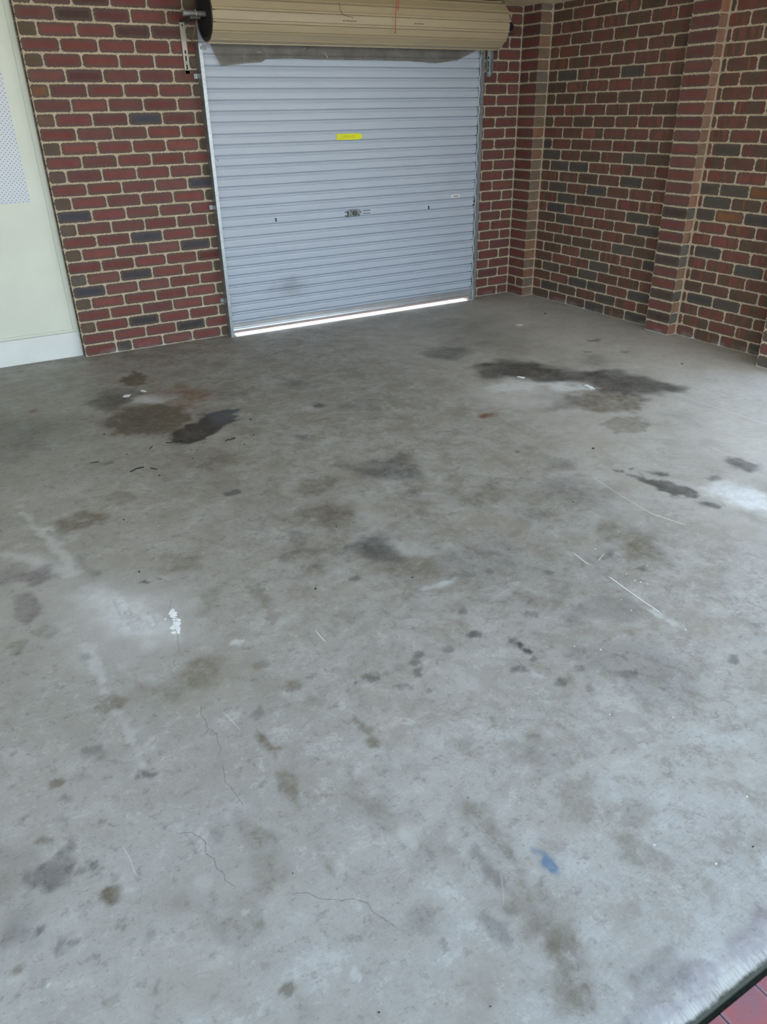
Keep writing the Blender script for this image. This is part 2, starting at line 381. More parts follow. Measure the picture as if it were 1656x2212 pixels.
# ------------------------------------------------------------------ floor data (millimetres on the slab)
STAINS_AND_LIGHT=[
('d',0.62,0.1,0.07,[(2303,-1838),(2559,-1774),(2700,-1967),(2754,-2198),(3054,-2425),(3129,-2626),(3133,-2885),(2965,-2910),(2836,-2800),(2721,-2671),(2695,-2488),(2558,-2370),(2477,-2230),(2421,-2103),(2260,-2028)]),
('d',0.3,0.08,0.06,[(2479,-1822),(2682,-1989),(2693,-2219),(2494,-2211),(2437,-2083)]),
('n',0.55,0.08,0.05,[(2446,-2626),(2647,-2623),(2783,-2791),(2782,-2945),(2623,-3037),(2478,-2990),(2391,-2887),(2368,-2752)]),
('n',0.4,0.04,0.03,[(2272,-3102),(2422,-3045),(2510,-3124),(2474,-3253),(2346,-3295),(2238,-3226)]),
('d',0.42,0.08,0.07,[(2192,-1318),(2413,-1240),(2514,-1345),(2417,-1540),(2236,-1561),(2169,-1447)]),
('d',0.62,0.02,0.03,[(1900,-3672),(1954,-3675),(1932,-3754),(1989,-3775),(2006,-3832),(2009,-3966),(1961,-3992),(1898,-3925),(1891,-3848),(1875,-3734)]),
('d',0.55,0.02,0.02,[(2013,-3696),(2062,-3711),(2049,-3766),(2000,-3751)]),
('d',0.55,0.04,0.03,[(2453,-3774),(2522,-3819),(2517,-3917),(2440,-3934),(2386,-3867)]),
('d',0.45,0.15,0.1,[(903,-2861),(1041,-2844),(996,-3118),(911,-3187),(842,-3083),(817,-2941)]),
('n',0.4,0.12,0.1,[(1082,-3354),(1285,-3362),(1282,-3509),(1167,-3549),(1058,-3481)]),
('d',0.5,0.02,0.02,[(1932,-4029),(1980,-4054),(2004,-4123),(1965,-4117),(1936,-4064)]),
('d',0.22,0.12,0.08,[(3058,-2034),(3168,-2085),(3151,-2330),(2978,-2281)]),
('d',0.18,0.25,0.12,[(2636,-669),(3267,-708),(3296,-1204),(2774,-1667),(2469,-1315)]),
('d',0.25,0.1,0.08,[(2299,-2530),(2392,-2642),(2337,-2805),(2204,-2767)]),
('d',0.5,0.01,0.01,[(3217,-1939),(3255,-1971),(3255,-2000),(3201,-1979)]),
('d',0.4,0.02,0.02,[(3457,-1737),(3578,-1752),(3508,-1811),(3434,-1786)]),
('d',0.45,0.02,0.01,[(3459,-2099),(3497,-2132),(3459,-2157),(3431,-2131)]),
('d',0.4,0.02,0.02,[(2189,-3886),(2249,-3892),(2235,-3930),(2186,-3915)]),
('d',0.5,0.01,0.01,[(1868,-3572),(1903,-3601),(1897,-3622),(1864,-3592)]),
('d',0.5,0.01,0.01,[(1953,-3603),(1974,-3613),(1960,-3630),(1937,-3622)]),
('r',0.7,0.03,0.02,[(1746,-2611),(1816,-2587),(1861,-2630),(1816,-2656),(1751,-2650)]),
('d',0.6,0.008,0.006,[(1603,-3128),(1621,-3133),(1609,-3151),(1593,-3144)]),
('d',0.25,0.12,0.08,[(1697,-3152),(1740,-3323),(1721,-3446),(1603,-3371)]),
('n',0.3,0.15,0.1,[(784,-3309),(888,-3347),(804,-3456),(745,-3392)]),
('d',0.22,0.2,0.12,[(1388,-3517),(1647,-3590),(1545,-3759),(1288,-3732)]),
('d',0.5,0.07,0.07,[(-170,-1087),(-49,-927),(85,-903),(82,-1012),(109,-1085),(43,-1174),(-73,-1299),(-172,-1236)]),
('n',0.75,0.04,0.05,[(73,-720),(167,-660),(229,-606),(244,-741),(242,-930),(125,-900),(75,-781)]),
('n',0.85,0.09,0.06,[(-171,-1493),(-92,-1383),(6,-1326),(128,-1356),(302,-1517),(247,-1693),(130,-1899),(-56,-1801),(-185,-1678)]),
('d',0.16,0.1,0.1,[(-171,-1493),(-68,-1399),(101,-1460),(175,-1601),(77,-1803),(-93,-1736),(-177,-1641)]),
('d',0.85,0.03,0.04,[(87,-1954),(162,-1836),(289,-1787),(367,-1678),(476,-1663),(563,-1719),(471,-1882),(311,-2015),(170,-2074),(95,-2018)]),
('b',0.2,0.04,0.04,[(374,-1659),(476,-1663),(570,-1714),(483,-1867),(375,-1909)]),
('n',0.3,0.08,0.06,[(77,-1967),(182,-2034),(227,-2102),(124,-2095),(68,-2020)]),
('r',0.55,0.05,0.06,[(356,-1190),(489,-1166),(490,-1331),(411,-1360)]),
('r',0.28,0.12,0.1,[(199,-1033),(377,-1065),(502,-1366),(344,-1616),(234,-1449),(239,-1222)]),
('d',0.36,0.08,0.06,[(976,-1397),(1136,-1384),(1198,-1512),(1065,-1540)]),
('d',0.3,0.1,0.07,[(571,-1302),(757,-1450),(749,-1552),(556,-1480)]),
('d',0.34,0.25,0.1,[(-793,-1116),(-471,-1232),(-312,-1468),(-534,-1656),(-844,-1684)]),
('n',0.55,0.04,0.04,[(-640,-2656),(-547,-2611),(-462,-2650),(-456,-2720),(-528,-2776),(-631,-2748)]),
('n',0.4,0.05,0.04,[(-420,-2497),(-344,-2501),(-280,-2556),(-336,-2607),(-402,-2565)]),
('n',0.35,0.14,0.1,[(28,-2201),(217,-2211),(345,-2402),(292,-2474),(148,-2417)]),
('n',0.5,0.1,0.09,[(455,-3130),(547,-3188),(521,-3305),(427,-3259)]),
('n',0.4,0.07,0.07,[(421,-2879),(527,-2853),(650,-2867),(569,-3002),(481,-2976),(419,-2952)]),
('d',0.5,0.02,0.02,[(103,-2783),(147,-2766),(180,-2787),(162,-2820),(113,-2809)]),
('d',0.55,0.02,0.015,[(1005,-1897),(1046,-1894),(1066,-1936),(1020,-1965),(993,-1938)]),
('d',0.4,0.04,0.03,[(701,-2305),(752,-2318),(734,-2386),(693,-2352)]),
('r',0.5,0.02,0.015,[(-549,-1027),(-506,-1015),(-487,-1052),(-527,-1069)]),
('d',0.35,0.06,0.04,[(731,-2786),(891,-2819),(871,-2974),(755,-2966)]),
('n',0.4,0.04,0.03,[(-316,-2082),(-278,-2100),(-274,-2137),(-313,-2126)]),
('d',0.22,0.1,0.08,[(1201,-1974),(1362,-2102),(1287,-2176),(1162,-2047)]),
('d',0.3,0.06,0.04,[(-404,75),(-83,-67),(-22,-8),(-122,-6)]),
('d',0.3,0.06,0.04,[(256,-148),(422,-185),(495,-306),(327,-281)]),
('d',0.28,0.06,0.04,[(530,-182),(701,-219),(803,-248),(657,-303)]),
('d',0.3,0.08,0.05,[(-274,668),(159,379),(644,223),(103,102)]),
('d',0.5,0.05,0.05,[(396,-3538),(493,-3484),(567,-3535),(543,-3652),(573,-3714),(484,-3733),(416,-3680)]),
('n',0.4,0.1,0.07,[(479,-3740),(654,-3849),(602,-3956),(430,-3925),(388,-3785)]),
('d',0.36,0.04,0.04,[(113,-3461),(156,-3433),(228,-3461),(186,-3506),(119,-3492)]),
('n',0.45,0.1,0.08,[(205,-3442),(304,-3504),(263,-3627),(169,-3609)]),
('n',0.45,0.12,0.08,[(253,-3137),(399,-3149),(553,-3246),(491,-3362),(307,-3222)]),
('d',0.25,0.05,0.04,[(211,-3285),(271,-3298),(229,-3412),(204,-3374)]),
('d',0.4,0.05,0.07,[(-637,-3028),(-569,-3081),(-577,-3147),(-632,-3130)]),
('v',0.55,0.06,0.07,[(-942,-2972),(-824,-2995),(-745,-3060),(-745,-3119),(-866,-3058),(-948,-3037)]),
('v',0.5,0.08,0.06,[(-871,-3177),(-812,-3232),(-810,-3356),(-864,-3437),(-878,-3297)]),
('n',0.4,0.08,0.07,[(-341,-3314),(-307,-3243),(-198,-3236),(-235,-3339),(-323,-3364)]),
('n',0.45,0.1,0.1,[(-454,-3868),(-336,-3926),(-310,-4012),(-398,-4038),(-456,-3977)]),
('n',0.35,0.08,0.06,[(-562,-3977),(-495,-4005),(-473,-4129),(-526,-4109)]),
('n',0.45,0.03,0.03,[(-742,-3980),(-689,-3962),(-654,-3996),(-668,-4028),(-722,-4019)]),
('n',0.45,0.03,0.02,[(-195,-4194),(-175,-4177),(-141,-4192),(-150,-4222),(-180,-4225)]),
('n',0.55,0.05,0.05,[(-47,-4303),(8,-4324),(-35,-4372),(-66,-4353)]),
('n',0.45,0.05,0.04,[(-174,-4281),(-141,-4271),(-121,-4295),(-148,-4327),(-173,-4312)]),
('n',0.45,0.03,0.03,[(-83,-4402),(-59,-4417),(-61,-4506),(-68,-4586),(-79,-4579),(-84,-4491)]),
('n',0.6,0.02,0.02,[(-353,-4344),(-339,-4364),(-342,-4388),(-326,-4419),(-341,-4446),(-352,-4429),(-355,-4386)]),
('d',0.45,0.02,0.02,[(31,-4306),(56,-4299),(66,-4315),(44,-4321)]),
('n',0.6,0.02,0.02,[(27,-4291),(62,-4273),(94,-4286),(61,-4305)]),
('d',0.55,0.01,0.01,[(-4,-4285),(9,-4284),(10,-4297),(-4,-4299)]),
('d',0.45,0.02,0.02,[(267,-3749),(301,-3754),(294,-3781),(266,-3771)]),
('n',0.4,0.03,0.02,[(-242,-4026),(-207,-4040),(-211,-4072),(-245,-4065)]),
('d',0.5,0.02,0.015,[(-60,-3641),(-43,-3629),(-40,-3646),(-56,-3655)]),
('d',0.6,0.01,0.01,[(-434,-3339),(-418,-3341),(-417,-3359),(-429,-3357)]),
('d',0.5,0.01,0.01,[(-373,-3350),(-362,-3353),(-366,-3365),(-375,-3360)]),
('d',0.4,0.03,0.02,[(-910,-4055),(-893,-4049),(-893,-4070),(-909,-4069)]),
('v',0.4,0.02,0.02,[(-764,-4073),(-750,-4074),(-756,-4089),(-764,-4085)]),
('d',0.35,0.02,0.01,[(-918,-3558),(-905,-3556),(-905,-3572),(-917,-3571)]),
('d',0.35,0.03,0.02,[(-328,-4253),(-306,-4245),(-311,-4275),(-329,-4273)]),
('d',0.3,0.05,0.03,[(-798,-4133),(-756,-4148),(-769,-4181),(-797,-4159)]),
('d',0.35,0.02,0.015,[(-732,-3687),(-711,-3697),(-707,-3714),(-725,-3710)]),
('n',0.3,0.08,0.05,[(-845,-3465),(-807,-3472),(-797,-3509),(-834,-3499)]),
('n',0.3,0.08,0.05,[(-907,-3510),(-880,-3504),(-870,-3541),(-899,-3538)]),
('n',0.4,0.02,0.02,[(-506,-4139),(-492,-4118),(-490,-4131),(-505,-4155)]),
('n',0.35,0.12,0.1,[(-277,-3544),(-194,-3540),(-195,-3648),(-281,-3664)]),
('n',0.3,0.06,0.04,[(-94,-3526),(-61,-3566),(-68,-3812),(-90,-3864),(-95,-3745)]),
('n',0.5,0.1,0.08,[(1344,-4049),(1406,-4041),(1440,-4074),(1446,-4146),(1575,-4204),(1509,-4274),(1361,-4225),(1382,-4129)]),
('n',0.3,0.1,0.08,[(1402,-3906),(1487,-3934),(1500,-4017),(1409,-3984)]),
('d',0.22,0.12,0.1,[(835,-4351),(962,-4361),(1045,-4395),(1038,-4459),(900,-4424),(811,-4401)]),
('n',0.4,0.08,0.06,[(906,-4531),(991,-4536),(968,-4584),(894,-4565)]),
('n',0.35,0.12,0.09,[(655,-4119),(770,-4154),(768,-4224),(653,-4205)]),
('d',0.4,0.04,0.03,[(1210,-4131),(1286,-4146),(1248,-4196),(1202,-4178)]),
('d',0.5,0.03,0.02,[(1276,-4285),(1309,-4291),(1298,-4321),(1269,-4310)]),
('d',0.5,0.015,0.02,[(490,-4309),(481,-4314),(469,-4310),(462,-4302),(463,-4293),(472,-4288),(483,-4292),(491,-4300)]),
('d',0.5,0.015,0.02,[(261,-4288),(253,-4293),(244,-4292),(238,-4284),(239,-4275),(247,-4270),(257,-4271),(262,-4279)]),
('d',0.5,0.015,0.02,[(238,-4322),(230,-4327),(219,-4326),(213,-4317),(214,-4307),(223,-4302),(233,-4304),(239,-4312)]),
('d',0.5,0.015,0.02,[(205,-4362),(195,-4369),(184,-4367),(178,-4358),(180,-4347),(189,-4341),(200,-4342),(207,-4351)]),
('d',0.4,0.015,0.02,[(182,-4257),(175,-4262),(167,-4261),(162,-4254),(164,-4246),(170,-4241),(178,-4242),(183,-4249)]),
('d',0.6,0.015,0.02,[(164,-4277),(159,-4280),(153,-4280),(150,-4275),(151,-4269),(156,-4265),(162,-4266),(165,-4270)]),
('d',0.5,0.015,0.02,[(126,-4321),(119,-4326),(108,-4323),(100,-4315),(101,-4306),(109,-4301),(119,-4304),(127,-4312)]),
('d',0.5,0.015,0.02,[(290,-4354),(285,-4358),(278,-4358),(275,-4353),(277,-4346),(283,-4341),(289,-4342),(292,-4347)]),
('d',0.38,0.015,0.02,[(366,-4313),(353,-4325),(342,-4326),(338,-4316),(345,-4300),(358,-4287),(370,-4286),(373,-4296)]),
('d',0.4,0.015,0.02,[(590,-4390),(580,-4394),(568,-4390),(559,-4381),(560,-4372),(570,-4368),(582,-4372),(591,-4381)]),
('d',0.42,0.015,0.02,[(519,-4531),(506,-4534),(486,-4526),(471,-4513),(470,-4502),(483,-4499),(502,-4507),(517,-4520)]),
('d',0.4,0.015,0.02,[(543,-4546),(537,-4549),(529,-4547),(524,-4541),(525,-4535),(531,-4533),(539,-4535),(544,-4540)]),
('d',0.5,0.015,0.02,[(1140,-4850),(1127,-4855),(1114,-4852),(1109,-4843),(1114,-4834),(1127,-4829),(1140,-4832),(1146,-4840)]),
('d',0.42,0.015,0.02,[(799,-4727),(782,-4730),(760,-4722),(745,-4707),(746,-4694),(762,-4690),(785,-4698),(800,-4713)]),
('d',0.35,0.015,0.02,[(574,-4651),(563,-4657),(552,-4656),(547,-4647),(552,-4637),(563,-4630),(574,-4631),(579,-4640)]),
('d',0.4,0.015,0.02,[(772,-4003),(763,-4008),(752,-4006),(745,-3997),(747,-3987),(757,-3982),(768,-3984),(774,-3993)]),
('d',0.4,0.015,0.02,[(1259,-4876),(1248,-4879),(1236,-4875),(1230,-4867),(1233,-4860),(1243,-4858),(1255,-4861),(1262,-4869)]),
('d',0.35,0.015,0.02,[(675,-4627),(664,-4632),(651,-4629),(644,-4620),(647,-4610),(658,-4605),(671,-4608),(678,-4617)]),
('d',0.3,0.015,0.02,[(740,-4309),(730,-4313),(718,-4310),(710,-4301),(712,-4292),(722,-4287),(734,-4290),(742,-4299)]),
('d',0.3,0.015,0.02,[(632,-4704),(623,-4707),(614,-4705),(608,-4698),(609,-4691),(617,-4688),(627,-4690),(633,-4697)]),
('d',0.3,0.015,0.02,[(840,-4831),(832,-4834),(824,-4831),(819,-4826),(821,-4820),(829,-4817),(837,-4820),(842,-4825)]),
('d',0.35,0.015,0.02,[(538,-4168),(530,-4171),(520,-4169),(514,-4161),(515,-4154),(522,-4150),(532,-4153),(538,-4160)]),
('d',0.4,0.015,0.02,[(580,-4507),(573,-4510),(565,-4508),(560,-4502),(561,-4496),(568,-4493),(576,-4495),(581,-4501)]),
('d',0.35,0.015,0.02,[(146,-4402),(136,-4407),(121,-4402),(110,-4390),(109,-4379),(119,-4375),(135,-4380),(146,-4391)]),
('d',0.35,0.015,0.02,[(197,-4458),(190,-4463),(182,-4462),(178,-4455),(179,-4447),(186,-4443),(194,-4444),(198,-4450)]),
('d',0.35,0.015,0.02,[(970,-4135),(961,-4140),(950,-4139),(945,-4131),(949,-4122),(958,-4117),(968,-4118),(973,-4126)]),
('d',0.3,0.015,0.02,[(1373,-4775),(1364,-4777),(1352,-4772),(1345,-4765),(1345,-4759),(1354,-4757),(1366,-4762),(1374,-4769)]),
('d',0.65,0.012,0.015,[(576,-4404),(582,-4423),(584,-4468),(569,-4477),(563,-4451)]),
('n',0.35,0.1,0.08,[(332,-4766),(384,-4807),(365,-4848),(303,-4820)]),
('n',0.3,0.15,0.1,[(112,-4375),(150,-4424),(104,-4469),(73,-4438)]),
('d',0.2,0.15,0.1,[(702,-4575),(916,-4678),(921,-4817),(854,-4828),(716,-4717)]),
('d',0.2,0.15,0.1,[(713,-3823),(913,-3904),(925,-4037),(701,-3998)]),
('d',0.42,0.02,0.035,[(-990,-4498),(-957,-4471),(-918,-4464),(-900,-4455),(-894,-4493),(-911,-4520),(-936,-4512),(-932,-4551),(-955,-4544),(-956,-4508),(-984,-4509)]),
('d',0.35,0.02,0.02,[(-913,-4534),(-893,-4537),(-887,-4551),(-911,-4551)]),
('n',0.85,0.05,0.03,[(-857,-4652),(-843,-4639),(-829,-4645),(-831,-4667),(-850,-4682),(-858,-4671)]),
('d',0.26,0.12,0.1,[(-1073,-4487),(-991,-4526),(-995,-4589),(-1018,-4652),(-1039,-4664),(-1089,-4652)]),
('d',0.15,0.3,0.1,[(-1071,-4356),(-1022,-4401),(-1007,-4527),(-1024,-4661),(-1099,-4652)]),
('d',0.4,0.02,0.02,[(-858,-4313),(-865,-4322),(-876,-4320),(-886,-4309),(-888,-4295),(-882,-4286),(-870,-4288),(-861,-4299)]),
('n',0.5,0.02,0.02,[(-879,-4229),(-884,-4234),(-894,-4232),(-903,-4223),(-906,-4213),(-900,-4209),(-891,-4211),(-882,-4220)]),
('d',0.55,0.02,0.02,[(-663,-4333),(-669,-4336),(-680,-4333),(-689,-4324),(-692,-4315),(-686,-4311),(-675,-4315),(-666,-4324)]),
('d',0.22,0.02,0.02,[(-819,-4245),(-826,-4247),(-841,-4241),(-855,-4230),(-859,-4221),(-852,-4218),(-838,-4224),(-824,-4235)]),
('v',0.35,0.02,0.02,[(-898,-4367),(-902,-4372),(-908,-4371),(-913,-4365),(-915,-4357),(-911,-4352),(-905,-4353),(-899,-4359)]),
('n',0.35,0.02,0.02,[(-799,-4429),(-803,-4433),(-810,-4431),(-816,-4425),(-817,-4418),(-814,-4415),(-807,-4416),(-800,-4423)]),
('d',0.35,0.02,0.02,[(-856,-4348),(-859,-4352),(-865,-4350),(-870,-4345),(-872,-4339),(-868,-4335),(-862,-4336),(-857,-4342)]),
('d',0.35,0.02,0.02,[(-855,-4547),(-857,-4549),(-861,-4549),(-864,-4545),(-865,-4541),(-863,-4538),(-859,-4538),(-856,-4542)]),
('v',0.35,0.02,0.02,[(-818,-4611),(-820,-4614),(-824,-4614),(-828,-4610),(-828,-4605),(-826,-4602),(-822,-4602),(-818,-4606)]),
('n',0.6,0.02,0.02,[(-560,-5059),(-563,-5060),(-570,-5057),(-576,-5052),(-578,-5048),(-574,-5047),(-567,-5049),(-561,-5054)]),
('n',0.5,0.02,0.02,[(-938,-4412),(-941,-4416),(-948,-4414),(-954,-4408),(-956,-4401),(-953,-4398),(-946,-4400),(-940,-4406)]),
('d',0.2,0.02,0.02,[(-558,-4617),(-569,-4629),(-584,-4627),(-596,-4613),(-596,-4594),(-586,-4582),(-570,-4584),(-558,-4599)]),
('n',0.35,0.02,0.02,[(-431,-4698),(-437,-4702),(-446,-4700),(-452,-4693),(-453,-4684),(-447,-4680),(-438,-4682),(-431,-4690)]),
('d',0.25,0.02,0.02,[(-776,-4797),(-778,-4800),(-783,-4799),(-786,-4795),(-787,-4791),(-784,-4788),(-780,-4788),(-776,-4792)]),
('n',0.3,0.02,0.02,[(-707,-4844),(-714,-4848),(-728,-4843),(-739,-4833),(-743,-4823),(-735,-4820),(-722,-4824),(-710,-4835)]),
('n',0.3,0.02,0.02,[(-551,-4900),(-556,-4903),(-565,-4901),(-572,-4894),(-573,-4887),(-568,-4884),(-559,-4887),(-552,-4893)]),
('n',0.35,0.02,0.02,[(-1048,-4738),(-1050,-4742),(-1055,-4741),(-1060,-4736),(-1061,-4730),(-1059,-4726),(-1054,-4726),(-1049,-4731)]),
('n',0.3,0.02,0.02,[(-886,-4897),(-889,-4900),(-895,-4898),(-901,-4893),(-902,-4887),(-899,-4885),(-893,-4887),(-887,-4892)]),
('d',0.35,0.02,0.02,[(-985,-4805),(-989,-4809),(-996,-4808),(-1002,-4802),(-1004,-4794),(-1000,-4790),(-993,-4792),(-987,-4798)]),
('d',0.4,0.02,0.02,[(-993,-4645),(-995,-4650),(-998,-4651),(-1001,-4646),(-1002,-4640),(-1000,-4635),(-996,-4634),(-993,-4639)]),
('d',0.2,0.02,0.02,[(-1008,-4646),(-1013,-4652),(-1023,-4649),(-1032,-4640),(-1035,-4630),(-1030,-4624),(-1020,-4626),(-1010,-4635)]),
('d',0.3,0.02,0.02,[(-617,-5071),(-620,-5073),(-624,-5072),(-628,-5068),(-628,-5064),(-625,-5062),(-621,-5063),(-617,-5067)]),
('d',0.4,0.02,0.02,[(-846,-4736),(-847,-4737),(-849,-4737),(-851,-4735),(-852,-4733),(-850,-4732),(-848,-4732),(-847,-4734)]),
('n',0.35,0.02,0.02,[(-634,-4642),(-637,-4643),(-643,-4641),(-648,-4636),(-650,-4633),(-646,-4632),(-641,-4634),(-635,-4638)]),
('d',0.4,0.012,0.015,[(-979,-4718),(-965,-4705),(-945,-4699),(-952,-4710),(-968,-4724)]),
('d',0.4,0.012,0.015,[(-949,-4731),(-932,-4713),(-920,-4716),(-930,-4726)]),
('d',0.35,0.006,0.006,[(-810,-4916),(-802,-4899),(-796,-4896),(-803,-4912),(-811,-4926)]),
('n',0.2,0.15,0.1,[(-671,-4783),(-625,-4810),(-615,-4918),(-650,-4909),(-688,-4850)]),
('n',0.42,0.1,0.06,[(-358,-4510),(-339,-4577),(-349,-4686),(-347,-4776),(-354,-4891),(-377,-4863),(-371,-4746),(-362,-4582)]),
('n',0.3,0.1,0.06,[(-267,-4602),(-226,-4645),(-181,-4744),(-170,-4768),(-184,-4793),(-233,-4686)]),
('n',0.28,0.12,0.1,[(-496,-4638),(-463,-4682),(-506,-4771),(-521,-4733)]),
('d',0.2,0.15,0.1,[(-424,-4665),(-352,-4692),(-338,-4758),(-398,-4776)]),
('n',0.25,0.15,0.1,[(-538,-4994),(-510,-5028),(-526,-5063),(-554,-5041)]),
('n',0.6,0.05,0.05,[(29,-4853),(37,-4884),(56,-5003),(15,-5140),(-14,-5253),(-29,-5321),(-66,-5381),(-82,-5371),(-62,-5307),(-51,-5219),(3,-5105),(32,-4996),(23,-4893)]),
('n',0.32,0.08,0.07,[(299,-5165),(323,-5195),(335,-5284),(338,-5341),(283,-5381),(301,-5333),(302,-5257),(289,-5182)]),
('n',0.1,0.15,0.1,[(-21,-5126),(55,-5191),(64,-5250),(41,-5310),(-18,-5287),(-23,-5185)]),
('b',1,0.012,0.02,[(97,-5068),(111,-5071),(115,-5085),(109,-5111),(96,-5145),(90,-5136),(85,-5119),(87,-5090)]),
('d',0.25,0.15,0.12,[(-193,-5043),(-129,-5054),(-74,-5080),(-89,-5099),(-179,-5078)]),
('d',0.25,0.08,0.06,[(80,-5425),(112,-5427),(137,-5442),(146,-5465),(100,-5475),(82,-5454)]),
('v',0.42,0.12,0.06,[(122,-5455),(240,-5464),(353,-5460),(449,-5455),(382,-5508),(299,-5500),(191,-5492),(116,-5490)]),
('v',0.32,0.12,0.06,[(-37,-5455),(26,-5457),(97,-5483),(152,-5495),(65,-5510)]),
('n',0.25,0.12,0.1,[(-134,-4881),(-75,-4908),(-103,-4969),(-155,-4945)]),
('n',0.25,0.15,0.1,[(274,-5001),(358,-5034),(398,-5094),(315,-5110),(239,-5056)]),
('d',0.2,0.05,0.04,[(-283,-5035),(-239,-5074),(-245,-5102),(-287,-5071)]),
('d',0.25,0.05,0.04,[(-122,-5151),(-97,-5178),(-114,-5199),(-133,-5182)]),
('d',0.25,0.06,0.04,[(-37,-4993),(-28,-5029),(-43,-5092),(-51,-5059)]),
('p',0.55,0.07,0.03,[(2113,-2221),(2351,-2189),(2420,-2251),(2462,-2365),(2298,-2397),(2108,-2301)]),
('p',0.7,0.06,0.02,[(2488,-2336),(2616,-2396),(2666,-2497),(2650,-2598),(2513,-2553),(2438,-2460)]),
('p',0.25,0.12,0.05,[(2781,-2215),(3098,-2295),(3366,-2472),(3214,-2486),(2922,-2339)]),
('p',0.2,0.15,0.06,[(2035,-2199),(2383,-2479),(2538,-2633),(2211,-2675),(1938,-2450)]),
('p',0.65,0.07,0.04,[(2096,-3948),(2206,-3979),(2279,-4078),(2268,-4171),(2135,-4276),(2089,-4168),(2085,-4098),(2062,-4027)]),
('p',0.5,0.06,0.03,[(2145,-4051),(2237,-4193),(2137,-4263),(2099,-4161)]),
('p',0.6,0.05,0.03,[(59,-1106),(152,-1096),(284,-1277),(211,-1323),(118,-1284),(63,-1212)]),
('p',0.25,0.04,0.03,[(-771,-2376),(-742,-2352),(-729,-2388),(-754,-2405)]),
('p',0.35,0.02,0.02,[(-761,-2463),(-743,-2475),(-714,-2659),(-700,-2693),(-644,-2937),(-621,-3069),(-665,-3062),(-689,-2931),(-724,-2726)]),
('p',0.35,0.015,0.015,[(-720,-2668),(-663,-2679),(-662,-2716),(-701,-2704)]),
('p',0.32,0.03,0.02,[(-890,-2802),(-806,-2858),(-703,-3018),(-625,-3138),(-672,-3153),(-759,-3039)]),
('p',0.5,0.15,0.06,[(-634,-3324),(-536,-3348),(-471,-3443),(-406,-3588),(-423,-3708),(-505,-3704),(-571,-3648),(-626,-3452)]),
('p',0.25,0.25,0.06,[(-764,-3188),(-544,-3305),(-416,-3564),(-427,-3721),(-576,-3735),(-675,-3615)]),
('p',0.5,0.02,0.01,[(-266,-3893),(-248,-3889),(-229,-3901),(-249,-3915),(-263,-3910)]),
('p',0.25,0.03,0.02,[(-709,-3625),(-683,-3655),(-690,-3834),(-690,-3936),(-709,-3925),(-709,-3782)]),
('p',0.22,0.03,0.02,[(-691,-4021),(-678,-4040),(-666,-4160),(-674,-4299),(-678,-4237),(-685,-4127)]),
('p',0.55,0.02,0.015,[(461,-3953),(552,-3960),(624,-3966),(603,-3980),(531,-3991),(473,-3967)]),
('p',0.2,0.08,0.05,[(554,-3165),(654,-3186),(538,-3559),(568,-3623),(652,-3709),(708,-3798),(629,-3813),(552,-3723),(548,-3542)]),
('p',0.1,0.12,0.08,[(275,-4396),(407,-4395),(416,-4482),(324,-4554),(263,-4492)]),
('p',0.1,0.12,0.08,[(539,-4757),(690,-4837),(653,-4960),(539,-4891)]),
('p',0.3,0.02,0.02,[(1098,-4479),(1126,-4643),(1117,-4661),(1086,-4555)]),
('p',0.35,0.015,0.01,[(-441,-5100),(-432,-5093),(-425,-5100),(-433,-5111),(-444,-5110)]),
('p',0.3,0.015,0.01,[(-589,-4849),(-578,-4849),(-580,-4858),(-589,-4857)]),
('p',0.5,0.008,0.006,[(-1004,-4789),(-999,-4789),(-1003,-4807),(-1006,-4807)]),
('p',0.1,0.1,0.06,[(-666,-4732),(-632,-4766),(-644,-4799),(-672,-4769)]),
('p',0.14,0.08,0.05,[(-169,-4859),(-145,-4866),(-139,-4991),(-176,-4977)]),
('p',0.06,0.3,0.1,[(73,-5347),(274,-5425),(152,-5435),(75,-5411)]),
('c',0.55,0.35,0.12,[(3489,-324),(3967,-101),(4131,-290),(4094,-1775),(4004,-2826),(3868,-3167),(2622,-4016),(2599,-3652),(3022,-3050),(3291,-2422),(3209,-1651),(3112,-1080)]),  # this and the next: soft pale areas lifting the under-lit back right
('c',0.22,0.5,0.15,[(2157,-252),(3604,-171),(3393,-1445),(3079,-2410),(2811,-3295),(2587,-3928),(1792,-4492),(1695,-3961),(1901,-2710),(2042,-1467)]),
('d',0.13,0.5,0.2,[(115,-467),(1235,-794),(2042,-1467),(2016,-2784),(1690,-3678),(921,-4336),(364,-4094),(18,-3391),(-155,-2191)]),
('d',0.1,0.4,0.2,[(-1184,384),(-314,-186),(19,-1501),(-376,-2120),(-1217,-1848)]),
('d',0.28,0.006,0.004,[(-526,-3494),(-519,-3493),(-515,-3503),(-521,-3505)]),
('d',0.28,0.006,0.004,[(-525,-3517),(-518,-3516),(-514,-3526),(-521,-3528)]),
('d',0.28,0.006,0.004,[(-524,-3538),(-517,-3537),(-513,-3547),(-520,-3548)]),
('d',0.28,0.006,0.004,[(-546,-3509),(-538,-3507),(-535,-3518),(-541,-3519)]),
('d',0.28,0.006,0.004,[(-551,-3530),(-543,-3529),(-540,-3539),(-546,-3540)]),
('d',0.28,0.006,0.004,[(-551,-3548),(-544,-3547),(-540,-3557),(-546,-3558)]),
]
